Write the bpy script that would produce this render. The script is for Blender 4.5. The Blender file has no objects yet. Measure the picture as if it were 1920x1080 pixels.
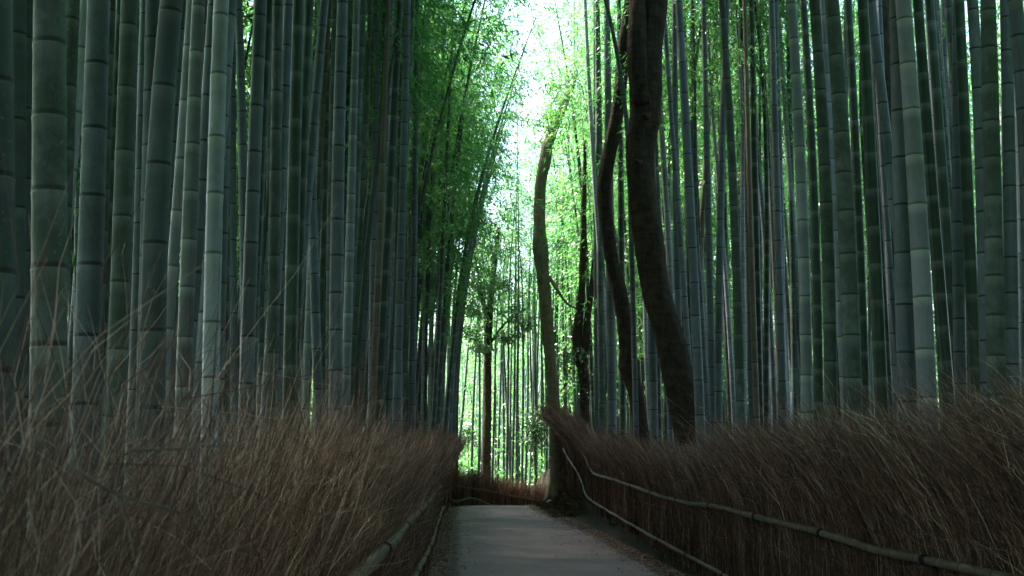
import bpy, math, random
import numpy as np
from mathutils import Vector, noise

random.seed(7)
RNG = np.random.default_rng(11)
S = bpy.context.scene
COL = S.collection
PI = math.pi

# ------------------------------------------------------------------ camera geometry
F = 2000.0                       # focal length in photo pixels (1920 wide)
PITCH = math.atan(310.0 / F)     # level line at row 850
CAMZ = 1.5
SP, CP = math.sin(PITCH), math.cos(PITCH)
SL = -0.0475                     # heading of the path (dx per metre forward)
AL, AR = -0.50, 3.0              # left / right fence lines  X = A + SL*Y


def ray(px, py):
    u = (px - 960.0) / F
    v = (540.0 - py) / F
    return np.array([u, CP - v * SP, SP + v * CP])


def at(px, py, Y):
    d = ray(px, py)
    t = Y / d[1]
    return np.array([d[0] * t, Y, CAMZ + d[2] * t])


def on_line(px, py, a, s=SL):
    d = ray(px, py)
    t = a / (d[0] - s * d[1])
    return np.array([d[0] * t, d[1] * t, CAMZ + d[2] * t])


def project(p):
    x, y, z = p[0], p[1], p[2] - CAMZ
    f = y * CP + z * SP
    return 960 + F * x / f, 540 - F * (z * CP - y * SP) / f


def sstep(a, b, x):
    t = np.clip((np.asarray(x, float) - a) / (b - a), 0, 1)
    return t * t * (3 - 2 * t)


# ------------------------------------------------------------------ terrain
def base_h(y):
    y = np.asarray(y, float)
    d = np.clip(y - 30.5, 0, None)
    drop = -0.062 * d * sstep(0, 4, d)
    drop = np.maximum(drop, -1.6)
    hill = np.clip(y - 72, 0, None) * 0.12
    return drop + np.minimum(hill, 45)


def ground_h(x, y):
    x = np.asarray(x, float); y = np.asarray(y, float)
    h = base_h(y)
    xr = x - (AR + SL * y)
    rise = 1.45 * sstep(24.0, 31.0, y)
    bank = rise * sstep(-0.32, 0.14, xr) * (1 - sstep(40, 60, y))
    deep = 0.35 * sstep(0.1, 1.5, xr)
    xl = (AL + SL * y) - x
    deepl = 0.30 * sstep(0.1, 1.5, xl) * (1 - sstep(26, 32, y))
    side = 0.10 * np.clip(np.abs(x) - 16, 0, 60)
    return h + bank + np.where(y < 36, deep, deep * 0.5) + deepl + side


# ------------------------------------------------------------------ mesh helpers
def mesh_np(name, V, Q=None, T=None, mats=(), mi=None, attr=None, smooth=True):
    me = bpy.data.meshes.new(name)
    V = np.asarray(V, np.float32)
    nq = 0 if Q is None else len(Q)
    nt = 0 if T is None else len(T)
    me.vertices.add(len(V))
    me.vertices.foreach_set('co', V.ravel())
    loops = []
    if nq: loops.append(np.asarray(Q, np.int32).ravel())
    if nt: loops.append(np.asarray(T, np.int32).ravel())
    L = np.concatenate(loops)
    me.loops.add(len(L))
    me.loops.foreach_set('vertex_index', L)
    me.polygons.add(nq + nt)
    st = np.concatenate([np.arange(nq) * 4, nq * 4 + np.arange(nt) * 3]).astype(np.int32)
    me.polygons.foreach_set('loop_start', st)
    me.polygons.foreach_set('use_smooth', np.full(nq + nt, smooth, dtype=bool))
    for m in mats: me.materials.append(m)
    if mi is not None:
        me.polygons.foreach_set('material_index', np.asarray(mi, np.int32))
    if attr is not None:
        for k, a in attr.items():
            a = np.asarray(a, np.float32)
            if a.ndim == 1:
                ly = me.attributes.new(k, 'FLOAT', 'POINT')
                ly.data.foreach_set('value', a)
            else:
                ly = me.attributes.new(k, 'FLOAT_COLOR', 'POINT')
                ly.data.foreach_set('color', a.ravel())
    me.update(calc_edges=True)
    return me


def link(name, data, parent=None, loc=(0, 0, 0), rot=(0, 0, 0), scale=(1, 1, 1)):
    o = bpy.data.objects.new(name, data)
    COL.objects.link(o)
    o.location = loc; o.rotation_euler = rot; o.scale = scale
    if parent is not None: o.parent = parent
    return o


def tag(o, label=None, cat=None, group=None, kind=None):
    if label: o['label'] = label
    if cat: o['category'] = cat
    if group: o['group'] = group
    if kind: o['kind'] = kind
    return o


def empty(name, loc):
    o = link(name, None, None, tuple(float(v) for v in loc))
    o.empty_display_size = 0.1
    return o


def frames(P):
    """tangent / two normals along a polyline"""
    T = np.gradient(P, axis=0)
    T /= np.linalg.norm(T, axis=1)[:, None] + 1e-9
    ref = np.array([0.0, 1.0, 0.0]) if abs(T[0][1]) < 0.8 else np.array([1.0, 0, 0])
    A = np.cross(T, ref); A /= np.linalg.norm(A, axis=1)[:, None] + 1e-9
    B = np.cross(T, A)
    return T, A, B


def tube(P, R, sides, cap=True, wob=None):
    P = np.asarray(P, float); R = np.asarray(R, float)
    n = len(P)
    T, A, B = frames(P)
    th = np.arange(sides) / sides * 2 * PI
    c, s = np.cos(th), np.sin(th)
    rr = R[:, None] * np.ones(sides)[None, :]
    if wob is not None: rr = rr * wob
    V = P[:, None, :] + rr[..., None] * (A[:, None, :] * c[None, :, None] + B[:, None, :] * s[None, :, None])
    V = V.reshape(-1, 3)
    i = np.arange(n - 1)[:, None] * sides
    j = np.arange(sides)[None, :]
    k = (j + 1) % sides
    Q = np.stack([i + j, i + k, i + sides + k, i + sides + j], -1).reshape(-1, 4)
    Tt = None
    if cap:
        V = np.vstack([V, P[0], P[-1]])
        a, b = n * sides, n * sides + 1
        jj = np.arange(sides); kk = (jj + 1) % sides
        t0 = np.stack([np.full(sides, a), kk, jj], -1)
        o = (n - 1) * sides
        t1 = np.stack([np.full(sides, b), o + jj, o + kk], -1)
        Tt = np.vstack([t0, t1])
    return V, Q, Tt


def resample(P, step):
    P = np.asarray(P, float)
    d = np.concatenate([[0], np.cumsum(np.linalg.norm(np.diff(P, axis=0), axis=1))])
    n = max(2, int(d[-1] / step) + 1)
    s = np.linspace(0, d[-1], n)
    return np.stack([np.interp(s, d, P[:, k]) for k in range(3)], -1), s


def smooth_path(P, step=0.1, it=2):
    """Catmull-Rom through the points, then resampled"""
    P = np.asarray(P, float)
    E = np.vstack([2 * P[0] - P[1], P, 2 * P[-1] - P[-2]])
    out = []
    for k in range(1, len(E) - 2):
        p0, p1, p2, p3 = E[k - 1], E[k], E[k + 1], E[k + 2]
        for t in np.linspace(0, 1, 12, endpoint=False):
            out.append(0.5 * ((2 * p1) + (-p0 + p2) * t + (2 * p0 - 5 * p1 + 4 * p2 - p3) * t * t
                              + (-p0 + 3 * p1 - 3 * p2 + p3) * t ** 3))
    out.append(P[-1])
    return resample(out, step)


# ------------------------------------------------------------------ materials
def newmat(name):
    m = bpy.data.materials.new(name); m.use_nodes = True
    nt = m.node_tree
    for n in list(nt.nodes): nt.nodes.remove(n)
    out = nt.nodes.new('ShaderNodeOutputMaterial')
    return m, nt, out


def nd(nt, typ, ins=None, **props):
    n = nt.nodes.new(typ)
    for k, v in props.items(): setattr(n, k, v)
    for k, v in (ins or {}).items():
        if hasattr(v, 'is_linked') or hasattr(v, 'links'):
            nt.links.new(v, n.inputs[k])
        else:
            n.inputs[k].default_value = v
    return n


def ramp(nt, fac, stops):
    r = nt.nodes.new('ShaderNodeValToRGB')
    while len(r.color_ramp.elements) < len(stops): r.color_ramp.elements.new(0.5)
    for e, (p, c) in zip(r.color_ramp.elements, stops):
        e.position = p
        e.color = (c[0], c[1], c[2], 1) if hasattr(c, '__len__') else (c, c, c, 1)
    nt.links.new(fac, r.inputs[0])
    return r.outputs[0]


def mixc(nt, fac, a, b, mode='MIX'):
    n = nt.nodes.new('ShaderNodeMix'); n.data_type = 'RGBA'; n.blend_type = mode
    for sock, v in ((n.inputs[0], fac), (n.inputs[6], a), (n.inputs[7], b)):
        if hasattr(v, 'links'): nt.links.new(v, sock)
        elif hasattr(v, '__len__'): sock.default_value = (v[0], v[1], v[2], 1)
        else: sock.default_value = v
    return n.outputs[2]


def mth(nt, op, a, b=None, c=None, clamp=False):
    n = nt.nodes.new('ShaderNodeMath'); n.operation = op; n.use_clamp = clamp
    for i, v in enumerate((a, b, c)):
        if v is None: continue
        if hasattr(v, 'links'): nt.links.new(v, n.inputs[i])
        else: n.inputs[i].default_value = v
    return n.outputs[0]


def principled(nt, out, color, rough=0.6, normal=None, spec=0.5):
    p = nt.nodes.new('ShaderNodeBsdfPrincipled')
    for k, v in (('Base Color', color), ('Roughness', rough), ('Specular IOR Level', spec)):
        if hasattr(v, 'links'): nt.links.new(v, p.inputs[k])
        elif hasattr(v, '__len__'): p.inputs[k].default_value = (v[0], v[1], v[2], 1)
        else: p.inputs[k].default_value = v
    if normal is not None: nt.links.new(normal, p.inputs['Normal'])
    nt.links.new(p.outputs[0], out.inputs[0])
    return p


def texco(nt, scale=(1, 1, 1), rnd=True):
    tc = nt.nodes.new('ShaderNodeTexCoord')
    v = tc.outputs['Object']
    mp = nd(nt, 'ShaderNodeMapping', {'Vector': v, 'Scale': scale})
    v = mp.outputs[0]
    if rnd:
        oi = nt.nodes.new('ShaderNodeObjectInfo')
        r = mth(nt, 'MULTIPLY', oi.outputs['Random'], 37.0)
        ad = nt.nodes.new('ShaderNodeVectorMath'); ad.operation = 'ADD'
        nt.links.new(v, ad.inputs[0]); nt.links.new(r, ad.inputs[1])
        return ad.outputs[0], oi.outputs['Random']
    return v, None


def culm_mat(name, base, alt, moss, moss_amt, white, line=(0.012, 0.014, 0.013), rough=0.42, tan=None):
    """bamboo skin: streaks, blotches, powder band under each node and dark node line"""
    m, nt, out = newmat(name)
    v, rnd = texco(nt)
    at_ = nd(nt, 'ShaderNodeAttribute', attribute_name='nodes')
    sep = nt.nodes.new('ShaderNodeSeparateColor'); nt.links.new(at_.outputs['Color'], sep.inputs[0])
    below, above, seg = sep.outputs[0], sep.outputs[1], sep.outputs[2]
    mp = nd(nt, 'ShaderNodeMapping', {'Vector': v, 'Scale': (34, 34, 3.2)})
    streak = nd(nt, 'ShaderNodeTexNoise', {'Vector': mp.outputs[0], 'Scale': 1.6, 'Detail': 4.0, 'Roughness': 0.65})
    blot = nd(nt, 'ShaderNodeTexNoise', {'Vector': v, 'Scale': 7.0, 'Detail': 6.0, 'Roughness': 0.7})
    big = nd(nt, 'ShaderNodeTexNoise', {'Vector': v, 'Scale': 0.9, 'Detail': 3.0})
    f = ramp(nt, streak.outputs[0], [(0.32, 0.0), (0.70, 1.0)])
    c = mixc(nt, f, base, alt)
    segf = mth(nt, 'MULTIPLY_ADD', seg, 0.5, 0.75)
    rf = mth(nt, 'MULTIPLY_ADD', rnd, 0.5, 0.75)
    k = mth(nt, 'MULTIPLY', segf, rf)
    c = mixc(nt, 1.0, c, nd(nt, 'ShaderNodeCombineColor', {0: k, 1: k, 2: k}).outputs[0], 'MULTIPLY')
    mm = ramp(nt, mth(nt, 'ADD', mth(nt, 'MULTIPLY', blot.outputs[0], 0.55), mth(nt, 'MULTIPLY', big.outputs[0], 0.45)),
              [(0.50 - 0.22 * moss_amt, 0.0), (0.66 - 0.15 * moss_amt, 1.0)])
    mm = mth(nt, 'MULTIPLY', mm, min(1.0, 0.35 + moss_amt * 0.6))
    c = mixc(nt, mm, c, moss)
    # pale lichen flecks
    fl = nd(nt, 'ShaderNodeTexNoise', {'Vector': v, 'Scale': 42.0, 'Detail': 3.0, 'Roughness': 0.6})
    flf = mth(nt, 'MULTIPLY', ramp(nt, fl.outputs[0], [(0.62, 0.0), (0.72, 1.0)]),
              ramp(nt, big.outputs[0], [(0.48, 0.0), (0.6, 0.55)]))
    c = mixc(nt, flf, c, (0.26, 0.28, 0.26))
    # powder under the node
    wb = ramp(nt, below, [(0.0, 1.0), (0.10, 0.8), (0.42, 0.0)])
    wb = mth(nt, 'MULTIPLY', wb, mth(nt, 'MULTIPLY_ADD', streak.outputs[0], 0.8, 0.5))
    c = mixc(nt, mth(nt, 'MULTIPLY', wb, white, clamp=True), c, (0.42, 0.44, 0.43))
    # the scar line at the node
    ln = ramp(nt, above, [(0.0, 1.0), (0.065, 1.0), (0.11, 0.0)])
    c = mixc(nt, mth(nt, 'MULTIPLY', ln, 0.93), c, line)
    if tan is not None:
        tn = ramp(nt, big.outputs[0], [(0.45, 0.0), (0.6, 0.8)])
        c = mixc(nt, tn, c, tan)
    bump = nd(nt, 'ShaderNodeBump', {'Height': streak.outputs[0], 'Strength': 0.12, 'Distance': 0.004})
    rg = mth(nt, 'MULTIPLY_ADD', blot.outputs[0], 0.3, rough - 0.08)
    principled(nt, out, c, rg, bump.outputs[0], 0.35)
    return m


M = {}
M['b'] = culm_mat('culm_blue_grey', (0.112, 0.131, 0.165), (0.148, 0.165, 0.204), (0.048, 0.076, 0.055), 0.25, 0.12)
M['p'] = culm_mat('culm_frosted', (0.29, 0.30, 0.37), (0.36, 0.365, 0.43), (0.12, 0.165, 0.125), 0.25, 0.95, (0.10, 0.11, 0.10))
M['g'] = culm_mat('culm_dark_green', (0.028, 0.052, 0.042), (0.040, 0.070, 0.055), (0.018, 0.036, 0.020), 0.5, 0.25, (0.11, 0.12, 0.11), 0.34)
M['m'] = culm_mat('culm_mossy', (0.10, 0.122, 0.130), (0.15, 0.167, 0.180), (0.036, 0.058, 0.038), 0.8, 0.22, (0.03, 0.034, 0.028), 0.55)
M['n'] = culm_mat('culm_brown', (0.115, 0.085, 0.068), (0.16, 0.125, 0.10), (0.07, 0.06, 0.045), 0.4, 0.3, (0.03, 0.022, 0.018), 0.5, (0.17, 0.12, 0.09))
M['q'] = culm_mat('culm_frosted_shaded', (0.150, 0.165, 0.185), (0.19, 0.205, 0.225), (0.09, 0.12, 0.095), 0.3, 0.7, (0.09, 0.10, 0.09))  # dimmer copy of the frosted skin; left-side shade is put into the colour
M['d'] = culm_mat('culm_weathered_shaded', (0.070, 0.090, 0.112), (0.095, 0.113, 0.138), (0.034, 0.052, 0.040), 0.5, 0.12, rough=0.5)  # mottled wear plus left-side shade, both put into a darker blue-grey
M['rail'] = culm_mat('fence_rail', (0.125, 0.086, 0.064), (0.185, 0.132, 0.102), (0.058, 0.042, 0.030), 0.55, 0.15, (0.015, 0.013, 0.011), 0.5)


def leaf_mat(name, cols, trans=0.55, gloss=0.08):
    m, nt, out = newmat(name)
    a = nd(nt, 'ShaderNodeAttribute', attribute_name='tint')
    c = ramp(nt, a.outputs['Fac'], cols)
    df = nd(nt, 'ShaderNodeBsdfDiffuse', {'Color': c})
    tc = mixc(nt, 1.0, c, (1.10, 1.12, 0.70), 'MULTIPLY')
    tc = mixc(nt, 1.0, tc, (1.75, 1.75, 1.75), 'MULTIPLY')
    tr = nd(nt, 'ShaderNodeBsdfTranslucent', {'Color': tc})
    mx = nd(nt, 'ShaderNodeMixShader', {0: trans, 1: df.outputs[0], 2: tr.outputs[0]})
    gl = nd(nt, 'ShaderNodeBsdfGlossy', {'Color': (0.8, 0.85, 0.8, 1), 'Roughness': 0.45})
    m2 = nd(nt, 'ShaderNodeMixShader', {0: gloss, 1: mx.outputs[0], 2: gl.outputs[0]})
    nt.links.new(m2.outputs[0], out.inputs[0])
    return m


M['leaf'] = leaf_mat('bamboo_leaf', [(0.0, (0.028, 0.098, 0.040)), (0.45, (0.052, 0.178, 0.062)), (0.8, (0.100, 0.245, 0.078)), (1.0, (0.22, 0.27, 0.09))])
M['bleaf'] = leaf_mat('broad_leaf', [(0.0, (0.018, 0.055, 0.024)), (0.6, (0.032, 0.090, 0.034)), (1.0, (0.070, 0.15, 0.045))], 0.4, 0.12)


def bark_mat(name, c0, c1, moss=0.0, sc=1.0):
    m, nt, out = newmat(name)
    v, _ = texco(nt)
    mp = nd(nt, 'ShaderNodeMapping', {'Vector': v, 'Scale': (1, 1, 0.35)})
    n1 = nd(nt, 'ShaderNodeTexNoise', {'Vector': mp.outputs[0], 'Scale': 14 * sc, 'Detail': 8.0, 'Roughness': 0.7})
    mp2 = nd(nt, 'ShaderNodeMapping', {'Vector': v, 'Scale': (1, 1, 3.5)})
    n2 = nd(nt, 'ShaderNodeTexNoise', {'Vector': mp2.outputs[0], 'Scale': 4 * sc, 'Detail': 5.0, 'Roughness': 0.6})
    n3 = nd(nt, 'ShaderNodeTexNoise', {'Vector': v, 'Scale': 1.7, 'Detail': 4.0})
    f = mth(nt, 'ADD', mth(nt, 'MULTIPLY', n1.outputs[0], 0.6), mth(nt, 'MULTIPLY', n2.outputs[0], 0.4))
    c = ramp(nt, f, [(0.36, c0), (0.64, c1)])
    if moss:
        c = mixc(nt, mth(nt, 'MULTIPLY', ramp(nt, n3.outputs[0], [(0.46, 0.0), (0.60, 1.0)]), moss), c, (0.055, 0.075, 0.022))
    b = nd(nt, 'ShaderNodeBump', {'Height': f, 'Strength': 1.0, 'Distance': 0.06})
    principled(nt, out, c, 0.85, b.outputs[0], 0.25)
    return m


M['bark'] = bark_mat('dark_bark', (0.016, 0.011, 0.008), (0.085, 0.058, 0.042))
M['bark2'] = bark_mat('brown_bark', (0.105, 0.082, 0.055), (0.27, 0.215, 0.15), 0.35)
M['twig'] = bark_mat('twig_wood', (0.20, 0.155, 0.12), (0.42, 0.34, 0.27), 0.0, 3.0)


def brush_mat():
    m, nt, out = newmat('dry_brush')
    a = nd(nt, 'ShaderNodeAttribute', attribute_name='tint')
    c = ramp(nt, a.outputs['Fac'], [(0.0, (0.056, 0.025, 0.017)), (0.35, (0.135, 0.063, 0.046)), (0.7, (0.330, 0.172, 0.130)), (0.92, (0.53, 0.325, 0.26)), (1.0, (0.61, 0.44, 0.36))])
    principled(nt, out, c, 0.7, None, 0.3)
    return m


M['brush'] = brush_mat()


def asphalt_mat():
    m, nt, out = newmat('asphalt')
    v, _ = texco(nt, rnd=False)
    n1 = nd(nt, 'ShaderNodeTexNoise', {'Vector': v, 'Scale': 55.0, 'Detail': 5.0, 'Roughness': 0.75})
    n2 = nd(nt, 'ShaderNodeTexNoise', {'Vector': v, 'Scale': 0.8, 'Detail': 5.0, 'Roughness': 0.6})
    vo = nd(nt, 'ShaderNodeTexVoronoi', {'Vector': v, 'Scale': 95.0})
    c = ramp(nt, n1.outputs[0], [(0.3, (0.135, 0.094, 0.102)), (0.7, (0.335, 0.238, 0.256))])
    c = mixc(nt, mth(nt, 'MULTIPLY', ramp(nt, vo.outputs['Distance'], [(0.0, 1.0), (0.25, 0.0)]), 0.35), c, (0.22, 0.21, 0.21))
    w = ramp(nt, n2.outputs[0], [(0.30, 0.72), (0.70, 1.25)])
    c = mixc(nt, 1.0, c, w, 'MULTIPLY')
    a = nd(nt, 'ShaderNodeAttribute', attribute_name='edge')
    n3 = nd(nt, 'ShaderNodeTexNoise', {'Vector': v, 'Scale': 6.0, 'Detail': 6.0, 'Roughness': 0.7})
    e = ramp(nt, mth(nt, 'ADD', a.outputs['Fac'], mth(nt, 'MULTIPLY_ADD', n3.outputs[0], 0.5, -0.25)), [(0.50, 0.0), (0.85, 1.0)])
    c = mixc(nt, mth(nt, 'MULTIPLY', e, 0.9), c, (0.060, 0.046, 0.034))
    b = nd(nt, 'ShaderNodeBump', {'Height': n1.outputs[0], 'Strength': 0.5, 'Distance': 0.01})
    principled(nt, out, c, 0.82, b.outputs[0], 0.35)
    return m


def soil_mat():
    m, nt, out = newmat('forest_floor')
    v, _ = texco(nt, rnd=False)
    n1 = nd(nt, 'ShaderNodeTexNoise', {'Vector': v, 'Scale': 22.0, 'Detail': 7.0, 'Roughness': 0.75})
    n2 = nd(nt, 'ShaderNodeTexNoise', {'Vector': v, 'Scale': 1.6, 'Detail': 4.0})
    vo = nd(nt, 'ShaderNodeTexVoronoi', {'Vector': v, 'Scale': 26.0})
    c = ramp(nt, n1.outputs[0], [(0.3, (0.026, 0.020, 0.015)), (0.55, (0.070, 0.053, 0.038)), (0.75, (0.150, 0.118, 0.085))])
    c = mixc(nt, 0.35, c, vo.outputs['Color'], 'MULTIPLY')
    a = nd(nt, 'ShaderNodeAttribute', attribute_name='moss')
    f = mth(nt, 'MULTIPLY', a.outputs['Fac'], ramp(nt, n2.outputs[0], [(0.38, 0.15), (0.55, 1.0)]))
    c = mixc(nt, mth(nt, 'MULTIPLY', f, 0.85), c, (0.024, 0.032, 0.010))
    b = nd(nt, 'ShaderNodeBump', {'Height': n1.outputs[0], 'Strength': 0.8, 'Distance': 0.03})
    principled(nt, out, c, 0.9, b.outputs[0], 0.2)
    return m


M['asphalt'] = asphalt_mat()
M['soil'] = soil_mat()
M['tie'] = bark_mat('black_palm_twine', (0.008, 0.007, 0.006), (0.025, 0.02, 0.018), 0, 6)

# ------------------------------------------------------------------ ground and path
gx = np.unique(np.round(np.concatenate([np.linspace(-160, -12, 40), np.linspace(-12, -4, 30), np.linspace(-4, 5, 90), np.linspace(5, 14, 30), np.linspace(14, 160, 40)]), 4))
gy = np.unique(np.round(np.concatenate([np.linspace(-25, 6, 20), np.linspace(6, 24, 60), np.linspace(24, 42, 110), np.linspace(42, 110, 60), np.linspace(110, 400, 40)]), 4))
GX, GY = np.meshgrid(gx, gy)
GZ = ground_h(GX, GY)
XR = GX - (AR + SL * GY)
XL = (AL + SL * GY) - GX
offpath = np.clip(np.maximum(sstep(-0.75, 0.0, XR), sstep(-0.3, 0.2, XL)), 0, 1)
rough = RNG.normal(0, 1, GX.shape)
bankm = sstep(24, 26, GY) * (1 - sstep(36, 40, GY)) * sstep(-0.8, -0.5, XR)
bn = np.array([noise.noise((float(a) * 2.2, float(b) * 2.2, 1.0)) + 0.5 * noise.noise((float(a) * 6, float(b) * 6, 4.0)) if m > 0 else 0.0 for a, b, m in zip(GX.ravel(), GY.ravel(), bankm.ravel())]).reshape(GX.shape)
GZ = GZ + offpath * rough * 0.025 - 0.004 + bankm * bn * 0.12
mossv = np.maximum(np.maximum(sstep(42, 60, GY), sstep(11, 17, np.abs(GX))), sstep(24.5, 28, GY) * sstep(-0.8, -0.45, XR) * (1 - sstep(0.3, 1.0, XR)) * (1 - sstep(34, 38, GY)))
nx, ny = len(gx), len(gy)
i = np.arange(ny - 1)[:, None] * nx; j = np.arange(nx - 1)[None, :]
Q = np.stack([i + j, i + j + 1, i + nx + j + 1, i + nx + j], -1).reshape(-1, 4)
ground = link('ground', mesh_np('ground', np.stack([GX, GY, GZ], -1).reshape(-1, 3), Q, mats=[M['soil']], attr={'moss': mossv.ravel()}))
tag(ground, kind='structure')


# path: left edge X=-0.16+SL*Y, right edge 2.42+SL*Y, bends to the right behind the crest
def path_shift(y):
    return 0.030 * np.clip(y - 33, 0, 30) ** 2


PU = np.linspace(0, 1, 29)
PY = np.concatenate([np.linspace(-30, 24, 200), np.linspace(24.1, 46, 140)])
rngp = np.random.default_rng(3)
pv, pe = [], []
for y in PY:
    l = -0.19 + SL * y + 0.05 * noise.noise((0.3, y * 0.9, 1)) + 0.03 * noise.noise((0.3, y * 4, 5))
    r = 2.38 + 0.22 * sstep(26, 14, y) + SL * y - 0.34 * sstep(21, 30, y) + 0.07 * noise.noise((8.3, y * 0.9, 1)) + 0.04 * noise.noise((8.3, y * 4, 5))
    sft = path_shift(y)
    for u in PU:
        x = l + (r - l) * u
        pv.append((x + sft, y, float(base_h(y)) + 0.012 * math.sin(u * PI) + 0.006))
        pe.append(max(sstep(0.16, 0.0, u), sstep(0.87, 1.0, u)))
nu = len(PU)
i = np.arange(len(PY) - 1)[:, None] * nu; j = np.arange(nu - 1)[None, :]
Q = np.stack([i + j, i + j + 1, i + nu + j + 1, i + nu + j], -1).reshape(-1, 4)
tag(link('path', mesh_np('path', pv, Q, mats=[M['asphalt']], attr={'edge': pe})), kind='structure')


# ------------------------------------------------------------------ leaves
def leaf_quads(P, D, N, L, W):
    """rhombic leaves: base P, direction D, side vector N"""
    P = np.asarray(P); n = len(P)
    a = P
    b = P + D * (L * 0.42)[:, None] + N * (W * 0.5)[:, None]
    c = P + D * L[:, None]
    d = P + D * (L * 0.42)[:, None] - N * (W * 0.5)[:, None]
    V = np.stack([a, b, c, d], 1).reshape(-1, 3)
    Q = np.arange(n * 4).reshape(n, 4)
    return V, Q


def unit(v):
    return v / (np.linalg.norm(v, axis=-1, keepdims=True) + 1e-9)


def ribbon(P, w, n):
    """a flat strip along P"""
    P = np.asarray(P)
    T = unit(np.gradient(P, axis=0))
    s = unit(np.cross(T, n))
    ww = np.linspace(w, w * 0.3, len(P))[:, None] * 0.5
    V = np.stack([P - s * ww, P + s * ww], 1).reshape(-1, 3)
    k = np.arange(len(P) - 1) * 2
    Q = np.stack([k, k + 1, k + 3, k + 2], -1)
    return V, Q


def crown(axis, nb, spread, rng, lsize=0.15, per=9, sprays=7, tint0=0.0, droop=0.5):
    """branches and leaf sprays along a culm axis (points bottom to top)"""
    axis = np.asarray(axis, float)
    n = len(axis)
    LP, LD, LN, LL, LW, LT = [], [], [], [], [], []
    RV, RQ, off = [], [], 0
    for b in range(nb):
        t = (b + rng.random()) / nb
        t = t ** 0.9
        f = t * (n - 1); i0 = min(int(f), n - 2)
        p0 = axis[i0] + (axis[i0 + 1] - axis[i0]) * (f - i0)
        az = rng.random() * 2 * PI
        ln = spread * (0.35 + 0.65 * math.sin(PI * min(1, 0.18 + 0.78 * t))) * rng.uniform(0.55, 1.2)
        up = rng.uniform(0.25, 0.9)
        k = np.linspace(0, 1, 6)
        h = np.array([math.cos(az), math.sin(az), 0])
        P = p0 + np.outer(k * ln, h) + np.outer(ln * (up * k - (up + droop) * 0.75 * k * k), [0, 0, 1])
        v, q = ribbon(P, 0.012, np.array([0.3, 0.2, 1.0]))
        RV.append(v); RQ.append(q + off); off += len(v)
        for s_ in range(sprays):
            kk = 0.22 + 0.78 * (s_ + rng.random()) / sprays
            c0 = np.array([np.interp(kk, k, P[:, m]) for m in range(3)]) + rng.normal(0, 0.09, 3)
            m_ = per
            d = unit(rng.normal(0, 0.55, (m_, 3)) + np.array([h[0] * 0.7, h[1] * 0.7, -0.45]))
            base = c0 + rng.normal(0, 0.085, (m_, 3))
            LP.append(base); LD.append(d)
            LN.append(unit(np.cross(d, rng.normal(0, 0.5, (m_, 3)) + np.array([0, 0, 1.0]))))
            LL.append(lsize * rng.uniform(0.6, 1.25, m_))
            LW.append(lsize * rng.uniform(0.17, 0.26, m_))
            LT.append(np.clip(np.full(m_, rng.normal(0.42, 0.16)) + rng.normal(0, 0.12, m_) + tint0, 0, 1))
    V, Qd = leaf_quads(np.vstack(LP), np.vstack(LD), np.vstack(LN), np.concatenate(LL), np.concatenate(LW))
    tint = np.repeat(np.concatenate(LT), 4)
    RV = np.vstack(RV); RQ = np.vstack(RQ)
    Q = np.vstack([Qd, RQ + len(V)])
    mi = np.concatenate([np.zeros(len(Qd)), np.ones(len(RQ))])
    tint = np.concatenate([tint, np.full(len(RV), 0.3)])
    return np.vstack([V, RV]), Q, mi, tint


def crown_mesh(name, *a, **k):
    V, Q, mi, t = crown(*a, **k)
    return mesh_np(name, V, Q, mats=[M['leaf'], M['g']], mi=mi, attr={'tint': t}, smooth=False)


# crown prototypes: axis starts at the local origin, 7 m tall, tip bending over
CR_AX, CR_ME = [], []
for k in range(7):
    rg = np.random.default_rng(100 + k)
    z = np.linspace(0, 7.0, 15)
    az = rg.random() * 2 * PI
    bend = 0.020 * z ** 2 * (0.5 + rg.random())
    ax = np.stack([bend * math.cos(az), bend * math.sin(az), z - 0.006 * z ** 2.2], -1)
    CR_AX.append(ax)
    CR_ME.append(crown_mesh('foliage', ax, 42, 1.7, rg, sprays=7, per=8))


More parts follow.
